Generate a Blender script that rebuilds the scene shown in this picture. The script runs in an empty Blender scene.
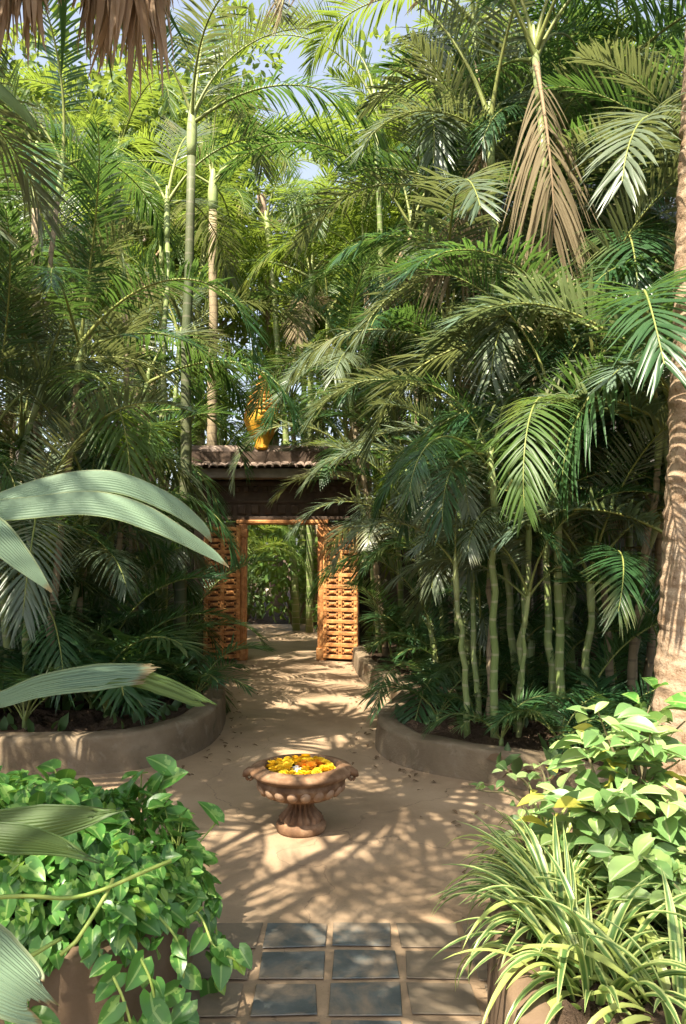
import bpy, math, random
import numpy as np
from mathutils import Vector, Matrix

random.seed(7)
rng = np.random.default_rng(11)
R = math.radians
SC = bpy.context.scene
COL = SC.collection

# ------------------------------------------------------------------ camera
CAM_H, F, PITCH = 1.6, 780.0, R(2.94)
cam_d = bpy.data.cameras.new("camera")
cam = bpy.data.objects.new("camera", cam_d)
COL.objects.link(cam)
cam.location = (0, 0, CAM_H)
cam.rotation_euler = (R(90) + PITCH, 0, 0)
cam_d.sensor_fit = 'VERTICAL'
cam_d.sensor_height = 24
cam_d.lens = 24 * F / 1024
cam_d.clip_start = 0.05
cam_d.clip_end = 2000
SC.camera = cam
CP, SP = math.cos(PITCH), math.sin(PITCH)


def at(px, py, Y):
    """world point at depth Y that stands at photo pixel (px, py)"""
    u, v = (px - 343) / F, (512 - py) / F
    dy, dz = CP - v * SP, SP + v * CP
    k = Y / dy
    return np.array([u * k, Y, CAM_H + dz * k])


def ground(px, py, z=0.0):
    u, v = (px - 343) / F, (512 - py) / F
    dy, dz = CP - v * SP, SP + v * CP
    k = (z - CAM_H) / dz
    return np.array([u * k, dy * k, z])


# ------------------------------------------------------------------ mesh helpers
class MB:
    def __init__(s):
        s.v, s.uv, s.f, s.m, s.n = [], [], [], [], 0

    def add(s, verts, faces, uv=None, mat=0):
        verts = np.asarray(verts, float).reshape(-1, 3)
        faces = np.asarray(faces, int)
        if uv is None:
            uv = np.zeros((len(verts), 2))
        s.v.append(verts); s.uv.append(np.asarray(uv, float))
        s.f.append(faces + s.n); s.m.append(np.full(len(faces), mat, int))
        s.n += len(verts)

    def grid(s, P, uv=None, mat=0, wrap=False):
        """P (n,m,3) -> quads"""
        n, m = P.shape[:2]
        i, j = np.meshgrid(np.arange(n - 1), np.arange(m if wrap else m - 1), indexing='ij')
        j2 = (j + 1) % m
        a, b, c, d = i * m + j, i * m + j2, (i + 1) * m + j2, (i + 1) * m + j
        fs = np.stack([a, b, c, d], -1).reshape(-1, 4)
        if uv is None:
            uu, vv = np.meshgrid(np.linspace(0, 1, n), np.linspace(0, 1, m), indexing='ij')
            uv = np.stack([uu, vv], -1)
        s.add(P.reshape(-1, 3), fs, uv.reshape(-1, 2), mat)

    def strip(s, P, S, N=None, across=3, fold=0.0, mat=0):
        """centre line P, half-width side vectors S, fold along N"""
        P, S = np.asarray(P, float), np.asarray(S, float)
        v = np.linspace(-1, 1, across)
        G = P[:, None, :] + S[:, None, :] * v[None, :, None]
        if N is not None and fold:
            w = np.linalg.norm(S, axis=1)
            G = G + np.asarray(N)[:, None, :] * (w[:, None] * fold * np.abs(v)[None, :])[..., None]
        s.grid(G, mat=mat)

    def tube(s, P, r, k=8, mat=0, cap=True):
        P = np.asarray(P, float); n = len(P)
        r = np.broadcast_to(np.asarray(r, float), (n,))
        T = np.gradient(P, axis=0)
        T /= np.linalg.norm(T, axis=1)[:, None] + 1e-9
        ref = np.array([0, 0, 1.0]) if abs(T[0][2]) < .8 else np.array([1.0, 0, 0])
        A = np.cross(T, ref); A /= np.linalg.norm(A, axis=1)[:, None] + 1e-9
        B = np.cross(T, A)
        th = np.linspace(0, 2 * np.pi, k, endpoint=False)
        G = P[:, None] + r[:, None, None] * (np.cos(th)[None, :, None] * A[:, None] + np.sin(th)[None, :, None] * B[:, None])
        s.grid(G, mat=mat, wrap=True)
        if cap:
            base = s.n - n * k
            c0 = s.n
            s.add([P[0], P[-1]], np.zeros((0, 4), int), None, mat)
            tri = []
            for j in range(k):
                j2 = (j + 1) % k
                tri.append([base + j2, base + j, c0, c0])
                tri.append([base + (n - 1) * k + j, base + (n - 1) * k + j2, c0 + 1, c0 + 1])
            s.f.append(np.array(tri)); s.m.append(np.full(len(tri), mat, int))

    def box(s, c, d, mat=0, M=None, bev=0.0):
        c, d = np.asarray(c, float), np.asarray(d, float) / 2
        if bev <= 0:
            V = np.array([[x, y, z] for x in (-1, 1) for y in (-1, 1) for z in (-1, 1)], float) * d
            Fs = [[0, 1, 3, 2], [4, 6, 7, 5], [0, 4, 5, 1], [2, 3, 7, 6], [0, 2, 6, 4], [1, 5, 7, 3]]
            V = V + c
        else:
            b = min(bev, d.min() * .9)
            bm = bmesh.new()
            bmesh.ops.create_cube(bm, size=1)
            for v in bm.verts:
                v.co = Vector((v.co.x * 2 * d[0], v.co.y * 2 * d[1], v.co.z * 2 * d[2]))
            bmesh.ops.bevel(bm, geom=bm.edges[:], offset=b, segments=2, affect='EDGES', profile=.7)
            bm.verts.ensure_lookup_table()
            V = np.array([v.co[:] for v in bm.verts]) + c
            Fs = [[v.index for v in f.verts] for f in bm.faces]
            Fs = [f + [f[-1]] * (4 - len(f)) if len(f) < 4 else f for f in Fs]
            bm.free()
        if M is not None:
            V = V @ np.asarray(M)[:3, :3].T + np.asarray(M)[:3, 3]
        s.add(V, Fs, None, mat)

    def batch(s, T, F4, UV, mats3, pos, mat=0):
        """template T (k,3) placed by rotation*scale matrices (n,3,3) and positions (n,3)"""
        n, k = len(pos), len(T)
        V = np.einsum('nij,kj->nki', mats3, T) + np.asarray(pos)[:, None]
        Fs = (np.asarray(F4)[None] + (np.arange(n) * k)[:, None, None]).reshape(-1, 4)
        s.add(V.reshape(-1, 3), Fs, np.tile(UV, (n, 1)), mat)

    def mesh(s, name, mats, smooth=True):
        V = np.concatenate(s.v); UV = np.concatenate(s.uv)
        Fa = np.concatenate([f for f in s.f if len(f)]); M = np.concatenate([m for m, f in zip(s.m, s.f) if len(f)])
        me = bpy.data.meshes.new(name)
        tri = Fa[:, 2] == Fa[:, 3]
        ln = np.where(tri, 3, 4)
        mask = np.ones(Fa.shape, bool); mask[tri, 3] = False
        li = Fa[mask]
        me.vertices.add(len(V)); me.vertices.foreach_set('co', V.ravel().astype(np.float32))
        me.loops.add(len(li)); me.loops.foreach_set('vertex_index', li.astype(np.int32))
        me.polygons.add(len(Fa))
        st = np.concatenate([[0], np.cumsum(ln)[:-1]])
        me.polygons.foreach_set('loop_start', st.astype(np.int32))
        me.polygons.foreach_set('loop_total', ln.astype(np.int32))
        me.polygons.foreach_set('material_index', M.astype(np.int32))
        me.polygons.foreach_set('use_smooth', np.full(len(Fa), smooth))
        ul = me.uv_layers.new(name="UVMap")
        ul.data.foreach_set('uv', UV[li].ravel().astype(np.float32))
        for m in (mats if isinstance(mats, (list, tuple)) else [mats]):
            me.materials.append(m)
        me.update(calc_edges=True)
        me.validate()
        return me

    def obj(s, name, mats, parent=None, smooth=True, loc=(0, 0, 0)):
        return link(s.mesh(name, mats, smooth), name, parent, loc)


import bmesh


def link(me, name, parent=None, loc=(0, 0, 0), rot=(0, 0, 0), sc=1.0):
    o = bpy.data.objects.new(name, me)
    COL.objects.link(o)
    o.location = loc; o.rotation_euler = rot
    o.scale = (sc,) * 3 if not isinstance(sc, (tuple, list)) else sc
    if parent is not None:
        o.parent = parent
    return o


def tag(o, label=None, cat=None, group=None, kind=None):
    for k, v in (('label', label), ('category', cat), ('group', group), ('kind', kind)):
        if v:
            o[k] = v
    return o


def thing(name, label, cat, loc=(0, 0, 0), rz=0, group=None):
    o = link(None, name, None, loc, (0, 0, rz))
    o.empty_display_size = .1
    return tag(o, label, cat, group)


def catmull(P, n=8):
    P = np.asarray(P, float)
    Q = np.vstack([2 * P[0] - P[1], P, 2 * P[-1] - P[-2]])
    out = []
    for i in range(1, len(Q) - 2):
        for t in np.linspace(0, 1, n, endpoint=False):
            a, b, c, d = Q[i - 1], Q[i], Q[i + 1], Q[i + 2]
            out.append(.5 * (2 * b + (c - a) * t + (2 * a - 5 * b + 4 * c - d) * t * t + (3 * b - a - 3 * c + d) * t ** 3))
    out.append(P[-1])
    return np.array(out)


def frames(d, up):
    """rotation matrices with columns (d, n x d, n) from arrays of direction and rough normal"""
    d = d / (np.linalg.norm(d, axis=1)[:, None] + 1e-9)
    n = up - (up * d).sum(1)[:, None] * d
    n = n / (np.linalg.norm(n, axis=1)[:, None] + 1e-9)
    return np.stack([d, np.cross(n, d), n], -1)


# ------------------------------------------------------------------ materials
def new_mat(name):
    m = bpy.data.materials.new(name); m.use_nodes = True
    nt = m.node_tree
    nt.nodes.clear()
    out = nt.nodes.new('ShaderNodeOutputMaterial')
    return m, nt, out


def N(nt, t, **kw):
    n = nt.nodes.new(t)
    for k, v in kw.items():
        if k in n.inputs.keys() if isinstance(k, str) else False:
            n.inputs[k].default_value = v
        else:
            setattr(n, k, v)
    return n


def ramp(nt, fac, stops):
    r = nt.nodes.new('ShaderNodeValToRGB')
    el = r.color_ramp.elements
    while len(el) < len(stops):
        el.new(.5)
    for e, (p, c) in zip(el, stops):
        e.position = p
        e.color = (*c, 1) if len(c) == 3 else c
    nt.links.new(fac, r.inputs[0])
    return r.outputs[0]


def noise(nt, scale, detail=4, rough=.55, vec=None, dist=0.0):
    n = nt.nodes.new('ShaderNodeTexNoise')
    n.inputs['Scale'].default_value = scale; n.inputs['Detail'].default_value = detail
    n.inputs['Roughness'].default_value = rough; n.inputs['Distortion'].default_value = dist
    if vec is not None:
        nt.links.new(vec, n.inputs['Vector'])
    return n.outputs['Fac']


def mix(nt, fac, a, b, mode='MIX'):
    m = nt.nodes.new('ShaderNodeMix'); m.data_type = 'RGBA'; m.blend_type = mode
    for sock, val in ((0, fac), (6, a), (7, b)):
        if isinstance(val, (int, float)):
            m.inputs[sock].default_value = val
        elif isinstance(val, tuple):
            m.inputs[sock].default_value = (*val, 1)
        else:
            nt.links.new(val, m.inputs[sock])
    return m.outputs[2]


def coord(nt, which='Object'):
    return nt.nodes.new('ShaderNodeTexCoord').outputs[which]


def math_n(nt, op, a, b=None, clamp=False):
    m = nt.nodes.new('ShaderNodeMath'); m.operation = op; m.use_clamp = clamp
    for i, v in enumerate((a, b)):
        if v is None:
            continue
        if isinstance(v, (int, float)):
            m.inputs[i].default_value = v
        else:
            nt.links.new(v, m.inputs[i])
    return m.outputs[0]


def solid(name, stops, scale=4, rough=.8, bump=.3, bscale=30, bdist=.01, detail=6, spec=.3, world=False, stretch=None, extra=None):
    m, nt, out = new_mat(name)
    p = nt.nodes.new('ShaderNodeBsdfPrincipled')
    vec = coord(nt)
    if world:
        vec = nt.nodes.new('ShaderNodeNewGeometry').outputs['Position']
    if stretch:
        mp = nt.nodes.new('ShaderNodeMapping'); mp.inputs['Scale'].default_value = stretch
        nt.links.new(vec, mp.inputs['Vector']); vec = mp.outputs[0]
    f = noise(nt, scale, detail, .6, vec)
    c = ramp(nt, f, stops)
    if extra:
        c = extra(nt, vec, c)
    nt.links.new(c, p.inputs['Base Color'])
    p.inputs['Roughness'].default_value = rough
    p.inputs['Specular IOR Level'].default_value = spec
    if bump:
        b = nt.nodes.new('ShaderNodeBump'); b.inputs['Strength'].default_value = bump; b.inputs['Distance'].default_value = bdist
        nt.links.new(noise(nt, bscale, 6, .6, vec), b.inputs['Height'])
        nt.links.new(b.outputs[0], p.inputs['Normal'])
    nt.links.new(p.outputs[0], out.inputs[0])
    return m


def leaf(name, dark, light, trans=.35, tcol=None, rough=.42, mid=None, edge=None, edge_at=.62, tip=None, rnd=.9, stripes=0, spec=.4, blotch=None):
    """foliage: base colour varies per object and by noise, light passes through the blade"""
    m, nt, out = new_mat(name)
    oi = nt.nodes.new('ShaderNodeObjectInfo')
    pos = nt.nodes.new('ShaderNodeNewGeometry').outputs['Position']
    nz = noise(nt, 3.0, 3, .6, pos)
    fac = math_n(nt, 'ADD', math_n(nt, 'MULTIPLY', oi.outputs['Random'], rnd * .6), math_n(nt, 'MULTIPLY', nz, .55))
    fac = math_n(nt, 'SUBTRACT', fac, .06 + rnd * .05, True)
    col = mix(nt, fac, dark, light)
    uvs = nt.nodes.new('ShaderNodeSeparateXYZ')
    nt.links.new(coord(nt, 'UV'), uvs.inputs[0])
    u, v = uvs.outputs[0], uvs.outputs[1]
    off = math_n(nt, 'MULTIPLY', math_n(nt, 'ABSOLUTE', math_n(nt, 'SUBTRACT', v, .5)), 2.0)
    if blotch:
        bn = noise(nt, 26, 2, .5, pos)
        bl = math_n(nt, 'MULTIPLY', math_n(nt, 'GREATER_THAN', bn, .59), .65)
        col = mix(nt, bl, col, blotch)
    if mid:
        mk = math_n(nt, 'LESS_THAN', off, .09)
        col = mix(nt, math_n(nt, 'MULTIPLY', mk, .7), col, mid)
    if edge:
        mr = nt.nodes.new('ShaderNodeMapRange')
        mr.inputs[1].default_value = edge_at - .12; mr.inputs[2].default_value = edge_at + .12
        nt.links.new(off, mr.inputs[0])
        col = mix(nt, mr.outputs[0], col, edge)
    if tip:
        tn = noise(nt, 1.3, 2, .5, pos)
        t0 = math_n(nt, 'MULTIPLY', math_n(nt, 'SUBTRACT', tn, .56), 5.0, True)
        col = mix(nt, math_n(nt, 'MULTIPLY', t0, math_n(nt, 'POWER', u, 1.0)), col, tip)
    p = nt.nodes.new('ShaderNodeBsdfPrincipled')
    nt.links.new(col, p.inputs['Base Color'])
    p.inputs['Roughness'].default_value = rough
    p.inputs['Specular IOR Level'].default_value = spec
    if stripes and edge:
        un = math_n(nt, 'ADD', u, math_n(nt, 'MULTIPLY', noise(nt, 35, 3, .6, pos), .06))
        mt_ = math_n(nt, 'MULTIPLY', math_n(nt, 'SUBTRACT', un, .955), 22.0, True)
        col = mix(nt, math_n(nt, 'MULTIPLY', mt_, .8), col, (.22, .13, .06))
        nt.links.new(col, p.inputs['Base Color'])
    if stripes:
        w = math_n(nt, 'SINE', math_n(nt, 'MULTIPLY', v, stripes * 6.283))
        b = nt.nodes.new('ShaderNodeBump'); b.inputs['Strength'].default_value = .6; b.inputs['Distance'].default_value = .004
        nt.links.new(w, b.inputs['Height']); nt.links.new(b.outputs[0], p.inputs['Normal'])
    tr = nt.nodes.new('ShaderNodeBsdfTranslucent')
    tc = mix(nt, .75, col, tcol or tuple(min(1, c * 1.8) for c in light))
    nt.links.new(tc, tr.inputs[0])
    ms = nt.nodes.new('ShaderNodeMixShader'); ms.inputs[0].default_value = trans
    nt.links.new(p.outputs[0], ms.inputs[1]); nt.links.new(tr.outputs[0], ms.inputs[2])
    nt.links.new(ms.outputs[0], out.inputs[0])
    return m


M = {}
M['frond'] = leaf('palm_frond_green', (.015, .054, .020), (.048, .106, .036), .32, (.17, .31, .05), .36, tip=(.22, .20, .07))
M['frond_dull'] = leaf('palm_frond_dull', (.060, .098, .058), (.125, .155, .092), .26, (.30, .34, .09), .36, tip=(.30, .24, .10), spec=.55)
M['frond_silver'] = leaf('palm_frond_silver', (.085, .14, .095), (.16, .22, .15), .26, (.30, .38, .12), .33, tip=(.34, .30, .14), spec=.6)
M['frond_far'] = leaf('palm_frond_sunlit_tint', (.036, .092, .020), (.115, .175, .038), .40, (.33, .44, .05), .45, tip=(.30, .24, .05))  # lighter, yellower frond copy: sunlight on the far palms put into the colour
M['frond_dead'] = leaf('palm_frond_dry', (.16, .13, .075), (.32, .26, .16), .25, (.45, .33, .18), .8, spec=.1)
M['rachis'] = solid('palm_rachis', [(.3, (.12, .16, .04)), (.7, (.24, .25, .07))], 5, .5, .1)
M['rachis_dry'] = solid('dry_rachis', [(.3, (.20, .14, .08)), (.7, (.33, .24, .14))], 5, .8, .1)
M['thatch'] = leaf('dry_fan_leaf', (.28, .20, .13), (.50, .37, .26), .25, (.5, .36, .2), .85, spec=.08)
M['fan_leaf'] = leaf('pale_fan_leaf', (.20, .31, .20), (.30, .42, .28), .3, (.34, .48, .12), .5, stripes=24, edge=(.34, .36, .18), edge_at=.97, tip=(.34, .31, .14), rnd=.4)
M['fan_leaf_green'] = leaf('green_fan_leaf', (.07, .13, .04), (.16, .24, .07), .38, (.32, .46, .06), .45, stripes=11, rnd=.4)
M['pothos'] = leaf('pothos_leaf', (.045, .155, .028), (.15, .31, .055), .28, (.26, .48, .06), .33, mid=(.28, .42, .12), rnd=.3, blotch=(.26, .42, .10), spec=.45)
M['pothos_pale'] = leaf('pothos_pale_leaf', (.20, .36, .05), (.36, .48, .09), .35, (.5, .62, .1), .33, mid=(.4, .5, .2), rnd=.3)
M['spider'] = leaf('spider_plant_leaf', (.07, .15, .045), (.14, .24, .07), .35, (.3, .42, .1), .35, edge=(.46, .52, .19), edge_at=.58, rnd=.5)
M['spider_pale'] = leaf('spider_plant_pale_leaf', (.30, .38, .10), (.46, .50, .16), .4, (.6, .62, .2), .35, rnd=.5)
M['shrub'] = leaf('shrub_leaf', (.085, .18, .055), (.21, .33, .11), .33, (.36, .5, .12), .4, mid=(.34, .4, .2), rnd=.4)
M['shrub_pale'] = leaf('shrub_pale_leaf', (.20, .32, .10), (.35, .46, .16), .33, (.6, .6, .3), .45, mid=(.5, .55, .35), rnd=.4)
M['shrub_yellow'] = leaf('shrub_yellow_leaf', (.42, .40, .06), (.55, .52, .12), .4, (.7, .6, .1), .45, rnd=.4)
M['tree_leaf'] = leaf('tree_leaf', (.045, .100, .022), (.145, .205, .042), .40, (.36, .45, .06), .5, rnd=.8)
M['bush_leaf'] = leaf('bush_leaf', (.05, .12, .03), (.16, .26, .05), .4, (.4, .52, .08), .42, rnd=.7, mid=(.2, .28, .08))
M['cover_leaf'] = leaf('ground_cover_leaf', (.035, .08, .025), (.09, .14, .04), .3, (.2, .3, .05), .5)
M['litter'] = leaf('leaf_litter', (.09, .06, .035), (.20, .13, .075), .1, (.2, .13, .07), .85, spec=.1)


def ring_extra(scale, depth, colr):
    def f(nt, vec, c):
        sp = nt.nodes.new('ShaderNodeSeparateXYZ'); nt.links.new(vec, sp.inputs[0])
        nz = noise(nt, 5, 2, .5, vec)
        w = math_n(nt, 'SINE', math_n(nt, 'ADD', math_n(nt, 'MULTIPLY', sp.outputs[2], scale), math_n(nt, 'MULTIPLY', nz, 2.5)))
        g = math_n(nt, 'GREATER_THAN', w, .9)
        return mix(nt, math_n(nt, 'MULTIPLY', g, depth), c, colr)
    return f


M['cane'] = solid('areca_cane', [(.25, (.10, .155, .04)), (.5, (.18, .23, .075)), (.75, (.27, .27, .13))], 1.6, .45, .1, 20, extra=ring_extra(48, .6, (.36, .33, .22)))
M['cane_old'] = solid('areca_old_cane', [(.25, (.20, .15, .09)), (.55, (.28, .22, .13)), (.8, (.18, .17, .08))], 2, .75, .3, 25, extra=ring_extra(45, .6, (.12, .09, .06)))
M['cane_dark'] = solid('areca_dark_cane', [(.25, (.05, .07, .028)), (.5, (.085, .10, .045)), (.8, (.13, .13, .07))], 1.6, .6, .15, 20, extra=ring_extra(40, .6, (.16, .15, .10)))
M['crownshaft'] = solid('areca_crownshaft', [(.3, (.22, .30, .10)), (.7, (.34, .37, .17))], 3, .4, .05)
def cement_extra(nt, v, c):
    c = mix(nt, math_n(nt, 'MULTIPLY', math_n(nt, 'MULTIPLY', math_n(nt, 'SUBTRACT', noise(nt, 1.7, 8, .7, v, .6), .53), 6.0, True), .38), c, (.15, .10, .066))
    c = mix(nt, math_n(nt, 'MULTIPLY', math_n(nt, 'GREATER_THAN', noise(nt, 120, 3, .6, v), .62), .3), c, (.12, .085, .05))
    dn = nt.nodes.new('ShaderNodeTexNoise'); dn.inputs['Scale'].default_value = 2.2; dn.inputs['Detail'].default_value = 6
    nt.links.new(v, dn.inputs['Vector'])
    ad = nt.nodes.new('ShaderNodeVectorMath'); ad.operation = 'ADD'
    sc_ = nt.nodes.new('ShaderNodeVectorMath'); sc_.operation = 'SCALE'; sc_.inputs['Scale'].default_value = .6
    nt.links.new(dn.outputs['Color'], sc_.inputs[0]); nt.links.new(v, ad.inputs[0]); nt.links.new(sc_.outputs[0], ad.inputs[1])
    vo = nt.nodes.new('ShaderNodeTexVoronoi'); vo.feature = 'DISTANCE_TO_EDGE'; vo.inputs['Scale'].default_value = .62
    nt.links.new(ad.outputs[0], vo.inputs['Vector'])
    return mix(nt, math_n(nt, 'MULTIPLY', math_n(nt, 'LESS_THAN', vo.outputs['Distance'], .0022), .4), c, (.07, .045, .028))


M['cement'] = solid('cement_floor', [(.28, (.19, .13, .078)), (.48, (.28, .197, .122)), (.7, (.37, .27, .175))], 1.1, .62, .35, 60, .005, 10, .35, True, extra=cement_extra)
M['earth'] = solid('garden_earth', [(.3, (.035, .024, .016)), (.55, (.075, .05, .032)), (.75, (.12, .085, .05))], 5, .95, .9, 22, .05, 8, .1, True)
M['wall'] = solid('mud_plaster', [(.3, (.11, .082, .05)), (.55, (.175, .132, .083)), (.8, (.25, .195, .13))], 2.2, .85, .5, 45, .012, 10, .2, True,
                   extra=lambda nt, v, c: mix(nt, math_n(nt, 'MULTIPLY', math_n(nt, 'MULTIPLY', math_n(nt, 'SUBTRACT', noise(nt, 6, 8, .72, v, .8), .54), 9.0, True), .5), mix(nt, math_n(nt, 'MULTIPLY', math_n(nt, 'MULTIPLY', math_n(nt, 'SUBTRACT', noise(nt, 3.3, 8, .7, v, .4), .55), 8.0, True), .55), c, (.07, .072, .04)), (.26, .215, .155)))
M['wall_dark'] = solid('dark_back_plaster', [(.3, (.030, .030, .018)), (.55, (.065, .058, .036)), (.8, (.11, .09, .06))], 1.5, .9, .4, 30, .01, 10, .15, True)  # near-black so the added wall deepens the dark behind the palms
M['wall_fore'] = solid('mud_plaster_front', [(.3, (.10, .066, .04)), (.55, (.155, .105, .066)), (.8, (.21, .15, .10))], 2.4, .85, .35, 45, .008, 10, .2, True)
M['slate'] = solid('slate_tile', [(.25, (.042, .052, .052)), (.5, (.080, .093, .092)), (.75, (.145, .152, .142))], 7, .55, .3, 60, .004, 9, .4, True,
                   extra=lambda nt, v, c: mix(nt, math_n(nt, 'MULTIPLY', noise(nt, 3, 6, .6, v), .28), c, (.27, .205, .14)) if 0 else mix(nt, math_n(nt, 'MULTIPLY', math_n(nt, 'SUBTRACT', noise(nt, 4.5, 8, .65, v, .5), .45), 4.5, True), c, (.25, .19, .13)))
M['slate_sandy'] = solid('slate_tile_sandy', [(.25, (.115, .10, .075)), (.5, (.185, .145, .10)), (.75, (.25, .19, .125))], 6, .65, .3, 60, .004, 9, .3, True)
M['terracotta'] = solid('weathered_terracotta', [(.27, (.065, .034, .017)), (.5, (.16, .088, .046)), (.72, (.32, .205, .12))], 10, .75, .5, 50, .006, 9, .25)
M['terracotta_pale'] = solid('terracotta_egg', [(.3, (.19, .11, .062)), (.7, (.36, .24, .15))], 12, .7, .4, 60, .005, 9, .25)
M['wood'] = solid('orange_carved_wood', [(.28, (.17, .065, .022)), (.5, (.42, .185, .058)), (.72, (.60, .33, .12))], 11, .55, .5, 40, .01, 8, .35)
M['wood_dark'] = solid('dark_carved_wood', [(.3, (.05, .024, .012)), (.7, (.13, .06, .028))], 12, .65, .4, 40, .01)
M['beam'] = solid('dark_beam', [(.3, (.035, .022, .014)), (.7, (.085, .055, .035))], 5, .75, .3)
M['fascia'] = solid('grey_fascia', [(.3, (.15, .12, .095)), (.7, (.25, .21, .17))], 5, .85, .3)
M['roof_tile'] = solid('old_roof_tile', [(.3, (.12, .09, .07)), (.55, (.25, .185, .145)), (.8, (.42, .34, .28))], 7, .85, .4, 30, .01, 8, .2)
M['finial_orange'] = solid('orange_glazed_clay', [(.3, (.36, .13, .03)), (.5, (.55, .24, .05)), (.7, (.66, .36, .11))], 11, .7, .6, 40, .01)
M['finial_yellow'] = solid('yellow_glazed_clay', [(.3, (.38, .15, .018)), (.5, (.60, .29, .022)), (.7, (.72, .41, .05))], 9, .7, .6, 40, .01)
M['water'] = solid('bowl_water', [(.3, (.05, .05, .03)), (.7, (.08, .08, .05))], 3, .08, .0)
M['petal_yellow'] = solid('marigold_yellow', [(.3, (.80, .47, .015)), (.7, (.88, .62, .03))], 30, .6, .2, 90, .003)
M['petal_orange'] = solid('marigold_orange', [(.3, (.75, .24, .01)), (.7, (.85, .36, .02))], 30, .6, .2, 90, .003)
M['petal_white'] = solid('petal_white', [(.3, (.78, .70, .58)), (.7, (.85, .80, .72))], 30, .6, .2, 90, .003)
M['house_roof'] = solid('dark_slate_roof', [(.3, (.020, .026, .045)), (.7, (.045, .055, .085))], 4, .7, .3)
M['house_wall'] = solid('cream_house_wall', [(.3, (.46, .40, .33)), (.7, (.58, .52, .44))], 2, .85, .2)
M['stemwood'] = solid('shrub_stem', [(.3, (.12, .10, .05)), (.7, (.22, .19, .10))], 8, .8, .3)
M['vine'] = solid('pothos_vine', [(.3, (.16, .26, .05)), (.7, (.36, .42, .10))], 6, .5, .1)
M['bark'] = solid('grey_tree_bark', [(.3, (.14, .11, .08)), (.7, (.30, .25, .19))], 6, .9, .6, 25, .02, stretch=(1, 1, .3))


def bark_big(nt, vec, c):
    sp = nt.nodes.new('ShaderNodeSeparateXYZ'); nt.links.new(vec, sp.inputs[0])
    nz = noise(nt, 3.5, 3, .6, vec)
    w = math_n(nt, 'SINE', math_n(nt, 'ADD', math_n(nt, 'MULTIPLY', sp.outputs[2], 59.7), math_n(nt, 'MULTIPLY', nz, 5)))
    g = math_n(nt, 'MULTIPLY', math_n(nt, 'SUBTRACT', w, .35), 1.0, True)
    c = mix(nt, math_n(nt, 'MULTIPLY', g, .55), c, (.20, .125, .07))
    pn = noise(nt, 2.3, 6, .65, vec, .8)
    c = mix(nt, math_n(nt, 'MULTIPLY', math_n(nt, 'GREATER_THAN', pn, .56), .45), c, (.24, .20, .15))
    mp = nt.nodes.new('ShaderNodeMapping'); mp.inputs['Scale'].default_value = (1, 1, .45)
    nt.links.new(vec, mp.inputs['Vector'])
    sn = noise(nt, 26, 6, .75, mp.outputs[0])
    sp2 = math_n(nt, 'MULTIPLY', math_n(nt, 'MULTIPLY', math_n(nt, 'SUBTRACT', sn, .53), 9.0, True), .75)
    return mix(nt, sp2, c, (.12, .065, .03))


M['palm_bark'] = solid('ringed_palm_bark', [(.3, (.17, .115, .07)), (.5, (.30, .215, .14)), (.72, (.42, .325, .225))], 4, .85, .7, 30, .02, 9, .2, extra=bark_big)

# ------------------------------------------------------------------ world & sun
SUN_TO = np.array([-.50, -.866, 0]); SUN_TO /= np.linalg.norm(SUN_TO)
ELEV = R(57)
sd = np.array([SUN_TO[0] * math.cos(ELEV), SUN_TO[1] * math.cos(ELEV), math.sin(ELEV)])
w = bpy.data.worlds.new("World"); SC.world = w; w.use_nodes = True
nt = w.node_tree; nt.nodes.clear()
sky = nt.nodes.new('ShaderNodeTexSky'); sky.sky_type = 'NISHITA'; sky.sun_disc = False
sky.sun_elevation = ELEV
sky.sun_rotation = math.atan2(sd[0], sd[1])
sky.dust_density = 3.0; sky.air_density = 1.0
bg = nt.nodes.new('ShaderNodeBackground'); bg.inputs[1].default_value = .10
wo = nt.nodes.new('ShaderNodeOutputWorld')
hsv = nt.nodes.new('ShaderNodeHueSaturation'); hsv.inputs['Saturation'].default_value = .58
nt.links.new(sky.outputs[0], hsv.inputs['Color'])
nt.links.new(hsv.outputs[0], bg.inputs[0]); nt.links.new(bg.outputs[0], wo.inputs[0])
ld = bpy.data.lights.new("sun", 'SUN'); ld.energy = 5.0; ld.angle = R(.42); ld.color = (1, .90, .74)
lo = bpy.data.objects.new("sun", ld); COL.objects.link(lo)
lo.rotation_euler = Vector(sd).to_track_quat('Z', 'Y').to_euler()
lo.location = (-8, -6, 14)

SC.view_settings.view_transform = 'Standard'
SC.view_settings.look = 'None'
SC.view_settings.exposure = 1.86
SC.view_settings.gamma = 1
SC.view_settings.use_curve_mapping = False
SC.cycles.max_bounces = 7
SC.cycles.diffuse_bounces = 4
SC.cycles.glossy_bounces = 2
SC.cycles.transmission_bounces = 5
SC.cycles.use_adaptive_sampling = True
SC.cycles.adaptive_threshold = .02
SC.cycles.use_denoising = True
SC.cycles.caustics_reflective = False
SC.cycles.caustics_refractive = False

# ------------------------------------------------------------------ ground, path, paving
b = MB()
b.add([[-400, -400, -.02], [400, -400, -.02], [400, 600, -.02], [-400, 600, -.02]], [[0, 1, 2, 3]])
tag(b.obj('ground', M['earth'], smooth=False), kind='structure')

b = MB()
xs, ys = np.linspace(-4.5, 4.5, 61), np.linspace(-3, 17.5, 121)
X, Y = np.meshgrid(xs, ys, indexing='ij')
Z = .004 * np.sin(X * 1.3 + Y * .7) * np.cos(Y * 1.1) - .004
b.grid(np.stack([X, Y, Z], -1))
o = tag(b.obj('path', M['cement']), kind='structure')

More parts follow.
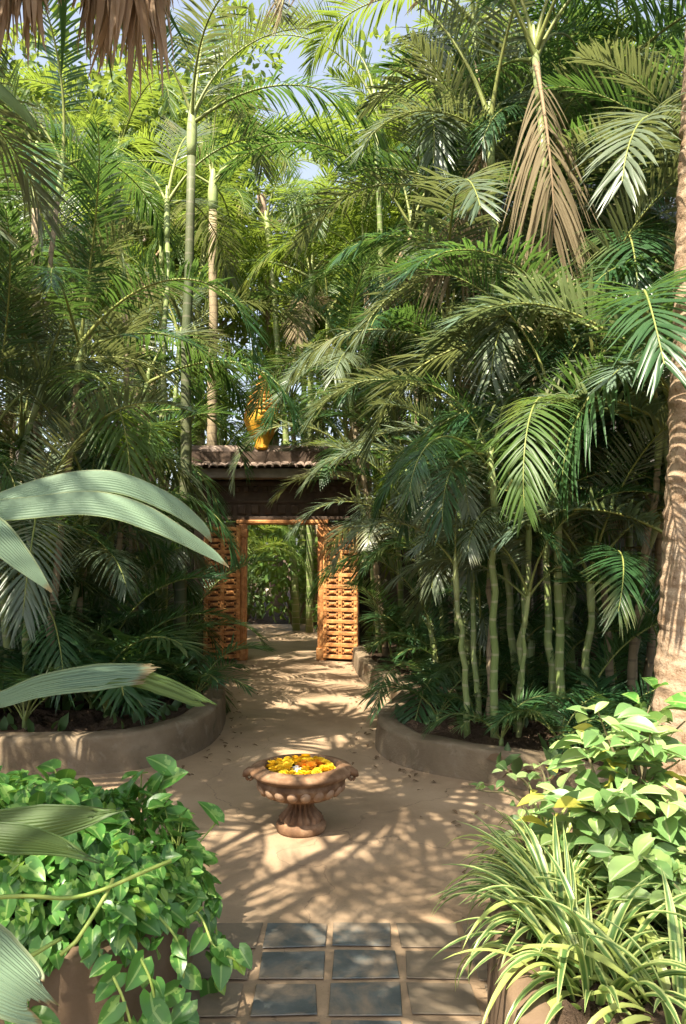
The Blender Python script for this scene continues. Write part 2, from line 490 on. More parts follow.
b = MB()
x0c = [-.875, -.60, -.325, -.045, .235, .51]
for i, xl in enumerate(x0c):
    y = 1.60
    while y < 3.38:
        dl = .232 + rng.uniform(-.006, .006)
        xa, xb = xl + rng.uniform(-.008, .008), xl + .245 + rng.uniform(-.01, .01)
        sh = (y - 2.6) * -.012 if i < 3 else (y - 2.6) * .01
        sandy = (i in (0, 1, 4, 5)) or rng.random() < .12
        q = .012
        V = [[xa, y, 0], [xb, y, 0], [xb, y + dl - .03, 0], [xa, y + dl - .03, 0]]
        V = np.array(V) + rng.normal(0, .004, (4, 3)) * [1, 1, 0]
        top = V.copy(); c = V.mean(0); top = c + (V - c) * .98; top[:, 2] = .0030
        V[:, 2] = .0
        b.add(np.vstack([V, top]), [[4, 5, 6, 7], [0, 1, 5, 4], [1, 2, 6, 5], [2, 3, 7, 6], [3, 0, 4, 7]], None, 1 if sandy else 0)
        y += dl + .004
tag(b.obj('paving', [M['slate'], M['slate_sandy']], smooth=False), kind='structure')


# ------------------------------------------------------------------ planter walls
def wall_sweep(pts, side, th, h, mat, name, label, dip=.0):
    P = catmull(pts, 8)[:, :2]
    ln_ = np.concatenate([[0], np.cumsum(np.linalg.norm(np.diff(P, axis=0), axis=1))])
    u_ = np.linspace(0, ln_[-1], max(24, int(ln_[-1] / .07)))
    P = np.stack([np.interp(u_, ln_, P[:, k]) for k in (0, 1)], -1)
    for _ in range(3):
        P[1:-1] = (P[:-2] + 2 * P[1:-1] + P[2:]) / 4
    T = np.gradient(P, axis=0); T /= np.linalg.norm(T, axis=1)[:, None]
    Nn = np.stack([-T[:, 1], T[:, 0]], -1) * side      # towards the soil
    prof = [(-.012, -.012), (-.004, h * .5), (0, h - .035), (.008, h - .012), (.03, h), (th * .5, h + .004), (th - .03, h), (th - .008, h - .012), (th, h - .035), (th, -.012)]
    rows = []
    nzv = rng.normal(0, .004, (len(P), len(prof)))
    for _ in range(3):
        nzv = (np.roll(nzv, -1, 0) + nzv + np.roll(nzv, 1, 0)) / 2.2
    for k, (a, z) in enumerate(prof):
        q = P + Nn * (a + nzv[:, k] * (0 < k < 9))[:, None]
        rows.append(np.column_stack([q, z + nzv[:, k] * (0 < k < 9)]))
    G = np.stack(rows, 1)
    b = MB()
    b.grid(G)
    for e in (0, -1):
        r = G[e]
        n = len(r)
        b.add(r, [[k, k + 1, n - 2 - k, n - 1 - k] if e == 0 else [n - 1 - k, n - 2 - k, k + 1, k] for k in range(n // 2 - 1)])
    o = b.obj(name, mat)
    return tag(o, label, 'planter wall'), P + Nn * th * .6


left_pts = [(-6.5, 5.2), (-4.2, 5.35)] + [tuple(ground(*p)[:2]) for p in [(-60, 774), (0, 776), (80, 775), (140, 769), (185, 757), (213, 741), (224, 722), (223, 704), (216, 688), (211, 676)]]
wl, inner_l = wall_sweep(left_pts, 1, .20, .27, M['wall'], 'planter_wall', 'low brown plastered kerb wall curving round the left palm bed')
right_pts = [tuple(ground(*p)[:2]) for p in [(352, 659), (354, 666), (359, 675), (372, 688), (392, 699), (402, 709), (392, 721), (379, 735), (378, 750), (400, 764), (440, 774), (500, 784), (560, 797)]] + [(1.9, 4.55), (2.6, 4.25), (4.2, 4.1), (6.5, 4.3)]
wr, inner_r = wall_sweep(right_pts, 1, .18, .225, M['wall'], 'planter_wall', 'low brown plastered kerb wall snaking along the right palm bed')
fl_pts = [(-3.4, 2.42), (-1.6, 2.40), (-.95, 2.42), (-.70, 2.50), (-.60, 2.68), (-.60, 3.0), (-.66, 3.3), (-.85, 3.46), (-1.2, 3.5), (-3.4, 3.5)]
wfl, inner_fl = wall_sweep(fl_pts, 1, .12, .36, M['wall_fore'], 'planter_wall', 'foreground brown planter wall under the trailing heart-leaved vine')
fr_pts = [(3.2, 3.62), (1.2, 3.62), (.80, 3.55), (.63, 3.35), (.56, 3.05), (.50, 2.7), (.47, 2.4), (.46, 2.0), (.46, 1.5)]
wfr, inner_fr = wall_sweep(fr_pts, 1, .12, .36, M['wall_fore'], 'planter_wall', 'foreground brown planter wall under the striped strap-leaf plants')


def soil(poly, z, name):
    """lumpy soil filling a bed outline (fan from its centre)"""
    P = np.array(poly)
    c = P.mean(0)
    rings = np.linspace(1, 0.02, 14)
    G = np.stack([np.column_stack([c + (P - c) * r, np.full(len(P), z)]) for r in rings], 0)
    G[1:, :, 2] += rng.normal(0, .025, G[1:, :, 2].shape) + .03
    b = MB(); b.grid(G, wrap=True)
    return tag(b.obj(name, M['earth']), kind='structure')


soil(list(map(tuple, inner_l)) + [(-2.2, 11.4), (-2.4, 14), (-12, 14), (-12, 5.2)], .20, 'ground_bed_left')
soil(list(map(tuple, inner_r)) + [(12, 4.3), (12, 14), (1.2, 14), (.5, 11.4), (.3, 10.8)], .165, 'ground_bed_right')
soil(list(map(tuple, inner_fl)), .31, 'ground_front_bed_left')
soil(list(map(tuple, inner_fr)) + [(3.2, 1.5)], .31, 'ground_front_bed_right')


# ------------------------------------------------------------------ palm fronds
def rachis_curve(L, e0, droop, n=26, sway=0.0, powr=1.35):
    t = np.linspace(0, 1, n)
    e = R(e0) - R(droop) * t ** powr
    a = sway * t ** 1.5
    d = np.stack([np.cos(e) * np.cos(a), np.cos(e) * np.sin(a), np.sin(e)], -1)
    P = np.vstack([[0, 0, 0], np.cumsum((d[:-1] + d[1:]) / 2, 0)]) * (L / (n - 1))
    return t, P, d


def frond(name, L=2.0, e0=65, droop=100, pairs=44, ll=.55, lw=.034, vee=30, t0=.16, ldroop=.35, sway=0, seed=0, mats=('frond', 'rachis'), r0=.018, segs=5, missing=.02, hang=0):
    rg = np.random.default_rng(seed)
    t, P, D = rachis_curve(L, e0, droop, sway=sway)
    b = MB()
    b.tube(P, np.linspace(r0, .004, len(P)) * (1 + .8 * np.exp(-t * 14)), 5, 1, cap=False)
    s = np.linspace(0, 1, segs)
    for side in (-1, 1):
        for k in range(pairs):
            if rg.random() < missing:
                continue
            f = (k + .5 + rg.uniform(-.3, .3)) / pairs
            tt = t0 + (1 - t0) * f
            p = np.array([np.interp(tt, t, P[:, i]) for i in range(3)])
            T = np.array([np.interp(tt, t, D[:, i]) for i in range(3)]); T /= np.linalg.norm(T)
            Sd = np.cross(T, [0, 0, 1.0]); nS = np.linalg.norm(Sd)
            Sd = Sd / nS if nS > .05 else np.array([0, 1.0, 0])
            Nn = np.cross(Sd, T)
            if Nn[2] < 0 and False:
                Nn = -Nn
            ang = R(68 - 42 * f ** 1.6 + rg.normal(0, 4))
            ve = R(vee + rg.normal(0, 9))
            prof = (.55 + .45 * math.sin(min(1, f / .45) * math.pi / 2)) * (1 - .62 * max(0, (f - .45) / .55) ** 1.5)
            l = ll * prof * rg.uniform(.9, 1.08)
            d = math.cos(ang) * T + math.sin(ang) * (side * Sd * math.cos(ve) + Nn * math.sin(ve))
            dr = ldroop * rg.uniform(.65, 1.4)
            C = p + np.outer(s * l, d) + np.outer(-(s ** 2) * l * dr, [0, 0, 1.0]) + np.outer(-(s ** 1.4) * l * hang, [0, 0, 1.0])
            td = np.gradient(C, axis=0); td /= np.linalg.norm(td, axis=1)[:, None]
            sv = T[None] - (td @ T)[:, None] * td
            sv /= np.linalg.norm(sv, axis=1)[:, None] + 1e-9
            nv = np.cross(td, sv)
            wd = lw * rg.uniform(.85, 1.1) * (.35 + .65 * np.sin(np.clip(s / .38, 0, 1) * np.pi / 2)) * (1 - np.clip((s - .45) / .55, 0, 1) ** 1.6 * .96) * .5
            b.strip(C, sv * wd[:, None], nv * side, 3, -.35)
    return b.mesh(name, [M[mats[0]], M[mats[1]]])


FR = {'up': [], 'mid': [], 'low': [], 'young': [], 'dead': [], 'hero': []}
for i in range(3):
    FR['up'].append(frond('frond', 2.5, 82 - 3 * i, 74 + 10 * i, 58, .50, .025, 32, .2, .15, .15 * (i - 1), 10 + i))
    FR['mid'].append(frond('frond', 2.75, 64 - 4 * i, 112 + 14 * i, 64, .58, .027, 20, .18, .26, .25 * (i - 1), 20 + i))
    FR['low'].append(frond('frond', 2.5, 38 - 8 * i, 92 + 8 * i, 58, .56, .027, 8, .18, .42, .2 * (1 - i), 30 + i, missing=.05))
    FR['young'].append(frond('frond', .9, 68 - 6 * i, 85 + 12 * i, 26, .36, .022, 18, .24, .22, .2 * (i - 1), 40 + i, r0=.008, segs=4))
for i in range(2):
    FR['dead'].append(frond('dry_frond', 1.5, -48 - 14 * i, 40, 40, .45, .024, -25, .12, .9, .2, 50 + i, ('frond_dead', 'rachis_dry'), missing=.2, hang=.6))


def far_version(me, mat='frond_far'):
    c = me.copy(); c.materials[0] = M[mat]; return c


FRD = {k: [far_version(m, 'frond_dull') for m in v] if k != 'dead' else v for k, v in FR.items()}
FRB = {k: [far_version(m, 'frond_dead') for m in v] if k != 'dead' else v for k, v in FR.items()}
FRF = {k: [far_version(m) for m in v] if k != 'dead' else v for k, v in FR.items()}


def cane_curve(x0, y0, x1, y1, h, n=9):
    t = np.linspace(0, 1, n)
    k = t ** 1.25
    P = np.stack([x0 + (x1 - x0) * k, y0 + (y1 - y0) * k, h * t], -1)
    P[1:-1, :2] += rng.normal(0, .012, (n - 2, 2))
    return P


def palm(label, x, y, z, hs, nf=7, spread=.28, lean=.5, scale=1.0, far=False, rad=.038, toward=(0, 0), dead=.25, group=None, name='areca_palm', old=.35, az_bias=None, basal=5):
    """clustering palm: several canes (parts), each with a crownshaft and its own fronds (parts)"""
    root = thing(name, label, 'palm', (x, y, z), 0, group)
    lib = FRF if far else FR
    for i, h in enumerate(hs):
        a = 2 * math.pi * (i + rng.uniform(-.3, .3)) / max(1, len(hs)) + x
        bx, by = spread * .55 * math.cos(a), spread * .55 * math.sin(a)
        k = lean * h * .22 * rng.uniform(.5, 1.3)
        tx, ty = bx + k * math.cos(a) + toward[0] * h * .1, by + k * math.sin(a) + toward[1] * h * .1
        P = cane_curve(bx, by, tx, ty, h)
        P[0, 2] = -.08
        b = MB()
        t = np.linspace(0, 1, len(P))
        rr = rad * rng.uniform(.8, 1.15) * (1.18 - .4 * t) * (.75 + .08 * min(h, 5))
        b.tube(P, rr, 8, 0)
        T = P[-1] - P[-2]; T /= np.linalg.norm(T)
        csl = min(.75, .25 + .12 * h)
        s = np.linspace(0, 1, 6)
        C = P[-1] + np.outer(s * csl - .05, T)
        b.tube(C, rr[-1] * np.array([1.0, 1.25, 1.3, 1.15, .85, .35]), 8, 1)
        b.obj('cane', [M['cane_dark' if old == 2 else ('cane_old' if rng.random() < old else 'cane')], M['crownshaft']], root)
        top = P[-1] + T * csl * .72
        a0 = rng.uniform(0, 2 * math.pi)
        for j in range(nf):
            f = (j + .5) / nf
            cls = 'up' if f < .3 else ('mid' if f < .72 else 'low')
            if j == nf - 1 and rng.random() < dead and h > 2.2:
                cls = 'dead'
            u_ = rng.random()
            lb = lib if far else (FRD if u_ < .38 else (FRF if u_ < .42 else FR))
            if cls == 'low' and rng.random() < .09:
                lb = FRB
            me = lb[cls][int(rng.integers(len(lb[cls])))]
            az = a0 + j * 2.399 + rng.normal(0, .2)
            if az_bias is not None and rng.random() < az_bias[1]:
                az = az_bias[0] + rng.normal(0, .8)
            sc = scale * rng.uniform(.8, 1.12) * (.72 + .07 * min(h, 4))
            link(me, 'frond' if cls != 'dead' else 'dry_frond', root, tuple(top - T * (.04 + .22 * f) * csl), (rng.normal(0, .10), rng.normal(0, .08), az), sc)
    if not far:
        for j in range(basal):
            a = rng.uniform(0, 6.283)
            me = lib[('up', 'mid', 'mid')[j % 3]][int(rng.integers(3))]
            q = spread * rng.uniform(.3, 1.1)
            link(me, 'frond', root, (q * math.cos(a), q * math.sin(a), -.05), (rng.normal(0, .12), rng.normal(0, .12), a + rng.normal(0, .5)), scale * rng.uniform(.45, .85))
    return root


def sapling(label, x, y, z, n=7, sc=1.0, group='young palms in the beds'):
    root = thing('palm_sapling', label, 'young palm', (x, y, z), 0, group)
    b = MB()
    b.tube([[0, 0, -.05], [0, 0, .08 * sc], [.01, 0, .16 * sc]], [.02, .018, .008], 6)
    b.obj('stem', M['cane'], root)
    for j in range(n):
        me = FR['young'][int(rng.integers(3))]
        link(me, 'frond', root, (0, 0, .06), (rng.normal(0, .12), rng.normal(0, .1), j * 2.399 + rng.uniform(0, .6)), sc * rng.uniform(.75, 1.15))
    return root


ZL, ZR = .21, .175
# --- right bed
palm('areca clump with pale green canes beside the kerb wall bend, right bed front', 1.16, 6.15, ZR, [1.25, 1.6, 1.1, 1.8, .9, 1.4], 5, .40, .4, .66, toward=(.0, -.1), old=.1, basal=2, rad=.028)
palm('slender areca clump between the wall bend and the leaning tan canes', 1.75, 6.15, ZR, [1.4, 2.2, 1.0], 6, .22, .3, .85, old=.4, basal=2)
palm('areca clump with two leaning tan canes beside the thick ringed trunk', 2.30, 6.5, ZR, [1.8, 2.1, 1.5], 5, .25, 1.2, .95, toward=(.5, 0), old=1.0, basal=1)
palm('tall areca with yellow-green canes behind the pale-caned clump', 1.45, 7.9, ZR, [4.3, 3.2, 5.2, 3.7], 6, .32, .2, 1.05, dead=.6, old=.1, basal=3)
palm('tall areca in the right bed with the long dry brown frond hanging', 2.3, 7.6, ZR, [4.6, 5.6, 3.0], 8, .35, .4, 1.1, dead=1.0)
palm('bushy areca overhanging the path beside the right door leaf', 1.35, 9.4, ZR, [1.4, 2.1, 1.0, 2.6], 6, .4, .6, .86, toward=(-.2, -.1))
palm('areca at the far end of the right kerb wall, against the gate', .7, 10.7, ZR, [1.6, 2.5, 3.2, 2.8], 8, .35, .4, .95, toward=(-.8, -.1), az_bias=(math.pi, .35))
palm('broad areca behind the ringed trunk, fronds sweeping toward the path', 3.0, 6.3, ZR, [2.1, 2.6, 3.4], 8, .4, .6, 1.2, toward=(-.3, -.2), az_bias=(math.pi, .4))
palm('tallest areca of the right bed, crown at the top of the picture', 2.2, 9.2, ZR, [6.2, 7.2, 5.4, 4.4], 8, .5, .35, 1.15)
palm('areca clump with crowns halfway up, behind the dry-fronded areca', 3.3, 8.3, ZR, [3.8, 5.2, 6.2], 8, .4, .4, 1.1)
palm('areca behind the ringed trunk, in front of the cream house wall', 4.0, 9.8, ZR, [5.0, 3.6, 6.3], 8, .45, .4, 1.1)
palm('mid-height areca between the gate roof and the tallest right areca', 1.35, 10.4, ZR, [4.0, 5.2, 3.0], 8, .45, .35, 1.05)
palm('low dense areca filling the middle of the right bed', 2.5, 10.2, ZR, [2.0, 2.8, 1.4, 3.4], 8, .5, .6, 1.05)
palm('low areca at the back of the right bed behind the trunk', 4.2, 7.6, ZR, [1.8, 2.6, 3.2], 8, .45, .6, 1.1)
palm('bushy green areca between the pale-caned clump and the leaning tan canes', 1.75, 7.1, ZR, [1.5, 2.0, 2.5, 1.1], 7, .35, .6, .9, basal=7)
palm('feathery areca filling the gap left of the ringed trunk', 2.75, 7.4, ZR, [1.3, 1.9, 2.4], 7, .35, .6, .95, basal=7)
palm('low leafy areca deep in the right bed behind the kerb wall bend', 1.2, 8.3, ZR, [.8, 1.2, 1.6], 7, .35, .6, .85, basal=7)
# --- left bed
palm('low drooping areca at the left door leaf of the gate', -2.5, 10.4, ZL, [1.0, 2.0, 2.6], 7, .35, .5, .9, toward=(.3, -.1))
palm('areca with a slim bare cane at the left picture edge', -2.75, 6.9, ZL, [2.2, 1.3, 3.0], 7, .3, .4, .95, basal=10)
palm('dark areca in the left bed with fronds spread above the big pale blades', -2.75, 8.1, ZL, [2.2, 1.6, 2.9, .9], 7, .4, .6, 1.0, basal=11)
palm('tall areca with a dark green cane left of the gate roof', -2.35, 9.7, ZL, [4.4, 5.6], 7, .4, .25, 1.1, basal=9)
palm('tall areca at the far left, crowns below the hanging dry leaves', -3.7, 8.2, ZL, [3.8, 4.8, 5.4], 7, .45, .35, 1.15, basal=9)
palm('mid-height areca left of the dark green cane', -3.4, 9.9, ZL, [3.0, 4.0, 2.2], 7, .45, .4, 1.1, basal=9)
palm('areca with arching sunlit fronds above the gate roof', -3.3, 13.0, ZL, [3.6, 4.6], 7, .4, .35, 1.05, az_bias=(0, .3))
palm('shaded areca at the very back of the left bed', -4.9, 10.6, ZL, [2.6, 3.6, 4.6], 8, .5, .4, 1.15, basal=9)
palm('low areca filling the left bed behind the curved kerb wall', -3.6, 7.0, ZL, [1.4, 2.0, .9, 2.7], 8, .45, .7, 1.05, basal=11)
palm('dense low areca between the bare cane and the left door leaf', -2.9, 8.9, ZL, [1.0, 1.6, 2.2], 8, .4, .7, 1.0, basal=11)
palm('short bushy areca in the left bed, half way along the curved kerb', -2.75, 7.4, ZL, [.6, .9], 7, .35, .7, .85, basal=10)
palm('slim single-trunk palm with a dark green stem left of the gate roof', -1.98, 9.4, ZL, [6.3], 9, .05, .05, 1.15, rad=.05, old=2, basal=0)
palm('slim palm with a pale straight trunk rising beyond the garden wall', -2.25, 13.4, 0, [7.6], 10, .05, .05, 1.3, far=True, rad=.07, old=1, basal=0)
palm('slim grey-stemmed palm at the left picture edge, half way up', -3.35, 8.6, ZL, [5.2], 8, .05, .15, 1.1, rad=.055, old=1, basal=0)
ap = thing('arching_palm', 'palm with huge silvery fronds arching out from behind the ringed trunk', 'palm', (2.5, 5.75, ZR))
b = MB()
b.tube(cane_curve(0, 0, -.05, -.05, 2.55), np.linspace(.075, .05, 9), 9)
b.obj('stem', M['cane_old'], ap)
hero = [frond('frond', 2.3, 58, 92, 54, .72, .040, 22, .14, .20, .25, 61, ('frond_silver', 'rachis'), r0=.022, segs=7),
        frond('frond', 2.3, 30, 72, 54, .74, .040, 16, .14, .22, -.2, 62, ('frond_silver', 'rachis'), r0=.022, segs=7)]
for k, (z_, az, sc_) in enumerate([(2.5, 182, .85), (2.3, 200, .62), (1.5, 192, .66), (2.55, 148, .95), (2.5, 100, 1.0), (2.5, 232, .55), (2.5, 20, 1.0), (2.5, 60, 1.0)]):
    link(hero[0 if k in (0, 3, 4, 6) else 1], 'frond', ap, (-.05, -.05, z_), (0, 0, R(az)), sc_)
# --- beyond the gate, fronds in the sunlit tint
G_FAR = 'tall palms standing beyond the gate'
far_spots = [(-6.3, 14.2, [6.2, 7.4, 5.0]), (-3.9, 17.0, [5.5, 7.6, 8.4]), (1.2, 14.8, [5.2, 6.6, 4.2]), (3.0, 13.6, [7.4, 8.4, 6.0]), (5.0, 14.0, [6.4, 8.6, 7.2]),
             (-7.0, 17.5, [8.0, 9.6]), (-4.2, 18.2, [8.8, 10.2, 7.0]), (.5, 19.5, [6.0, 7.2, 8.0]), (2.4, 17.4, [9.2, 8.0, 10.4]), (6.6, 17.5, [9.0, 10.6]), (4.6, 19.0, [10.0, 11.4]), (-2.3, 19.0, [3.6, 4.8, 2.6]), (-.7, 15.9, [6.6, 8.2]), (-.5, 18.3, [2.6, 3.6, 4.6]), (.6, 16.4, [2.2, 3.4]), (1.0, 13.7, [7.6, 8.8]), (-.9, 17.2, [6.4, 7.2])]
for (x, y, hs) in far_spots:
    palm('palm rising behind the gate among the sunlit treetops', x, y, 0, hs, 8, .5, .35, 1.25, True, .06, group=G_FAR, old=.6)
# --- saplings along the kerbs
sap = [('palm seedling spilling over the right kerb wall at its bend', .78, 6.5, ZR, 7, .75), ('fan-like palm seedling under the pale green canes', 1.15, 5.75, ZR, 6, .6),
       ('palm seedling at the foot of the slender areca', 1.55, 5.65, ZR, 7, .7), ('palm seedling below the leaning tan canes', 1.95, 5.7, ZR, 8, .85),
       ('bright palm seedling beside the rear end of the right kerb wall', 1.15, 8.5, ZR, 7, 1.0), ('low palm seedling near the ringed trunk foot', 2.25, 5.3, ZR, 7, .8),
       ('palm seedling drooping over the right end of the curved left kerb', -1.35, 7.2, ZL, 8, .9), ('dark palm seedling at the middle of the left kerb', -1.95, 6.5, ZL, 7, .9),
       ('palm seedling at the picture edge behind the left kerb', -2.5, 6.2, ZL, 7, .9), ('palm seedling by the left door leaf foot', -2.0, 8.8, ZL, 8, 1.0),
       ('palm seedling in the shadow deep inside the left bed', -2.4, 7.3, ZL, 8, 1.25), ('tall palm seedling beside the left bare cane', -2.2, 6.9, ZL, 7, 1.35),
       ('palm seedling behind the right kerb wall, near the gate', .9, 9.9, ZR, 7, .9)]
for s_ in sap:
    sapling(*s_)

# --- palms added beside and behind the viewer so their fronds shade the path
G_SH = 'palms added outside the view to shade the path'
for (x, y, hs) in [(-3.7, 4.5, [2.6, 3.6, 4.6]), (-4.4, 2.6, [4.2, 5.4]), (-2.45, 1.25, [4.6, 5.4, 4.9, 5.9]), (-5.2, 6.4, [3.0, 4.4]), (-2.8, -.4, [4.8, 5.8])]:
    palm('areca palm added left of the path outside the picture for its shade', x, y, 0.0, hs, 6, .4, .35, 1.1, group=G_SH, basal=0)


# ------------------------------------------------------------------ fan palm overhead (dry skirt hangs into the picture)
def fan_mesh(name, nseg, rad, spread, wid, mats, droopy, seed, pet=.9):
    rg = np.random.default_rng(seed)
    b = MB()
    t = np.linspace(0, 1, 8)
    Pp = np.stack([pet * t, 0 * t, .12 * np.sin(t * 2) - .1 * t * t], -1)
    b.tube(Pp, np.linspace(.022, .012, 8), 6, 1)
    hub = Pp[-1]
    s = np.linspace(0, 1, 7)
    for k in range(nseg):
        a = R(spread) * ((k + .5) / nseg * 2 - 1) + rg.normal(0, .03)
        l = rad * (1 - .25 * abs((k + .5) / nseg * 2 - 1)) * rg.uniform(.85, 1.08)
        d = np.array([math.cos(a), math.sin(a), .12 * math.cos(k * 3.14)])
        dr = droopy * rg.uniform(.6, 1.4)
        C = hub + np.outer(s * l, d) - np.outer(s ** 2.2 * l * dr, [0, 0, 1.0])
        C[:, :2] += (s ** 2)[:, None] * rg.normal(0, .05, 2)
        td = np.gradient(C, axis=0); td /= np.linalg.norm(td, axis=1)[:, None]
        sv = np.cross([0, 0, 1.0], td); sv /= np.linalg.norm(sv, axis=1)[:, None] + 1e-9
        tw = rg.normal(0, .5)
        nv = np.cross(td, sv)
        sv2 = sv * math.cos(tw) + nv * math.sin(tw)
        wd = wid * (.25 + .75 * np.sin(np.clip(s / .5, 0, 1) * np.pi / 2)) * (1 - np.clip((s - .5) / .5, 0, 1) ** 1.4 * .95) * .5
        b.strip(C, sv2 * wd[:, None], nv, 3, .4)
    return b.mesh(name, mats)


def hang_mesh(name, seed, L=1.0, n=60, wid=.05, fan=.24):
    """a dead folded fan leaf hanging straight down"""
    rg = np.random.default_rng(seed)
    b = MB()
    s = np.linspace(0, 1, 9)
    for k in range(n):
        a = rg.uniform(0, 6.28); r = fan * math.sqrt(rg.random())
        l = L * rg.uniform(.6, 1.0) * (1 - .25 * r / fan)
        C = np.stack([r * math.cos(a) * (.25 + .75 * s ** .7), r * .6 * math.sin(a) * (.25 + .75 * s ** .7), -s * l], -1)
        C += np.outer(s ** 2, rg.normal(0, .035, 3)) + np.outer(np.sin(s * rg.uniform(3, 8)), rg.normal(0, .012, 3))
        th = rg.uniform(0, 3.14)
        sv = np.tile([math.cos(th), math.sin(th), 0], (9, 1))
        wd = wid * rg.uniform(.5, 1.2) * np.array([.4, .8, 1, 1, .95, .85, .6, .35, .08]) * .5
        b.strip(C, sv * wd[:, None], np.cross([0, 0, -1], sv), 3, .5)
    return b.mesh(name, [M['thatch'], M['rachis_dry']])


fp = thing('fan_palm', 'fan palm overhead with dry brown leaves hanging into the top left corner', 'palm', (-2.05, 3.0, .3))
b = MB()
h = np.linspace(0, 1, 60)
P = np.stack([.12 * h ** 2, .05 * h, h * 5.6 - .1], -1)
b.tube(P, .15 * (1.25 - .35 * h) * (1 + .05 * np.sin(h * 120)), 14)
b.obj('trunk', M['palm_bark'], fp)
fm = [fan_mesh('fan_leaf', 34, 1.05, 140, .075, [M['frond'], M['rachis']], .5, 70 + i, 1.1) for i in range(2)]
for j in range(15):
    link(fm[j % 2], 'fan_leaf', fp, (.12, .05, 5.4 + .1 * rng.random()), (0, -R(65 - 8 * j * .9) + rng.normal(0, .1), j * 2.399), rng.uniform(.85, 1.1))
hm = [hang_mesh('dry_leaf', 90 + i) for i in range(3)]


def hang(px, py, Y, sc, k, rz=0):
    p = at(px, py, Y)
    o = link(hm[k], 'dry_leaf', fp, tuple(p - np.array(fp.location)), (0, 0, rz), sc)
    # its dry stalk reaching back to the crown
    c = np.array([.12, .05, 5.3]); q = p - np.array(fp.location)
    t = np.linspace(0, 1, 9)[:, None]
    mid_ = (c + q) / 2 + [0, 0, .45]
    Q = c * (1 - t) ** 2 + 2 * mid_ * t * (1 - t) + q * t ** 2
    bb = MB(); bb.tube(Q, np.linspace(.02, .012, 9), 6)
    bb.obj('dry_stalk', M['rachis_dry'], fp)


hang(130, -60, 3.7, (.88, .9, .95), 0)
hang(98, -60, 3.8, (.6, .7, .78), 1, 1.0)
hang(160, -60, 3.75, (.4, .5, .55), 2, 2.0)
hang(15, -55, 3.5, (.7, .7, .65), 1, .5)
hang(52, -80, 3.6, (.5, .6, .55), 2, .2)

# ------------------------------------------------------------------ thick ringed trunk on the right
bt = thing('thick_palm', 'thick ringed tan palm trunk rising along the right picture edge', 'palm', (2.06, 4.75, .15))
b = MB()
nz_, nk = 620, 48
zz = np.linspace(-.2, 8.8, nz_)
th = np.linspace(0, 2 * np.pi, nk, endpoint=False)
rad = .205 - .055 * np.clip(zz / 5, 0, 1.2) + .10 * np.exp(-np.clip(zz + .2, 0, None) * 3.0)
phs = (zz * 9.5 + .35 * np.sin(zz * 5)) % 1.0
ring = .0042 * (1 - phs) ** 1.5 + .0015 * np.sin(zz * 90)
low = rng.normal(0, 1, (nz_, nk))
for _ in range(4):
    low = (low + np.roll(low, 1, 0) + np.roll(low, -1, 0) + np.roll(low, 1, 1) + np.roll(low, -1, 1)) / 5
rr = rad[:, None] + ring[:, None] + low * .022
cx = -.01 + .012 * np.sin(zz * 1.1) + .060 * zz
G = np.stack([cx[:, None] + rr * np.cos(th), rr * np.sin(th) + 0 * zz[:, None], zz[:, None] + .012 * np.sin(th * 2 + zz[:, None] * 2)], -1)
b.grid(G, wrap=True)
b.obj('trunk', M['palm_bark'], bt)
for j in range(13):
    cls = ('up', 'mid', 'mid', 'low')[j % 4]
    link(FR[cls][j % 3], 'frond', bt, (.52, 0, 8.7), (0, 0, j * 2.399), 1.6)

# ------------------------------------------------------------------ gate
GY = 11.8
gate = thing('gate', 'open carved wooden gate under a dark tiled roof at the path end', 'gate', (-.92, GY, 0))
gx = lambda x: x + .92
xl, xr = at(248, 600, GY)[0], at(317, 600, GY)[0]
ztop = at(280, 524, GY)[2]
for (xa, xb) in ((-2.25, xl - .15), (xr + .15, .2)):
    b = MB()
    b.box(((xa + xb) / 2 + .92, .15, 1.0), (xb - xa, .34, 2.1), bev=.015)
    b.obj('pier', M['wall'], gate)
b = MB()
b.box((gx(-1.02), .12, ztop + .36), (2.5, .42, .60), bev=.02)
for dz, hh, pr_ in ((.085, .05, .03), (.33, .035, .022), (.60, .06, .035)):
    b.box((gx(-1.02), -.09 - pr_ / 2, ztop + dz), (2.46, pr_, hh), bev=.008)
for k in range(17):
    b.box((gx(-1.02) - 1.16 + 2.32 * k / 16, -.115, ztop + .52), (.075, .05, .08), bev=.012)
for k in range(12):
    b.box((gx(-1.02) - 1.1 + 2.2 * k / 11, -.105, ztop + .21), (.12, .03, .13), bev=.014)
b.obj('lintel', M['beam'], gate)
b = MB()
b.box((gx(-1.02), .02, ztop + .735), (2.6, .82, .14), bev=.012)
b.obj('fascia', M['fascia'], gate)
b = MB()    # door frame: moulded posts and head
for xx in (xl - .07, xr + .07):
    b.box((gx(xx), -.06, ztop / 2), (.115, .16, ztop), bev=.01)
    b.box((gx(xx), -.145, ztop / 2 + .02), (.05, .03, ztop - .1), bev=.008)
    b.box((gx(xx), -.08, .09), (.15, .22, .18), bev=.012)
    b.box((gx(xx), -.08, ztop - .14), (.14, .2, .12), bev=.012)
b.box((gx((xl + xr) / 2), -.06, ztop + .03), (xr - xl + .34, .17, .055), bev=.01)
b.box((gx((xl + xr) / 2), -.06, ztop + .002), (xr - xl + .02, .10, .03), bev=.006)
b.obj('door_frame', M['wood'], gate)


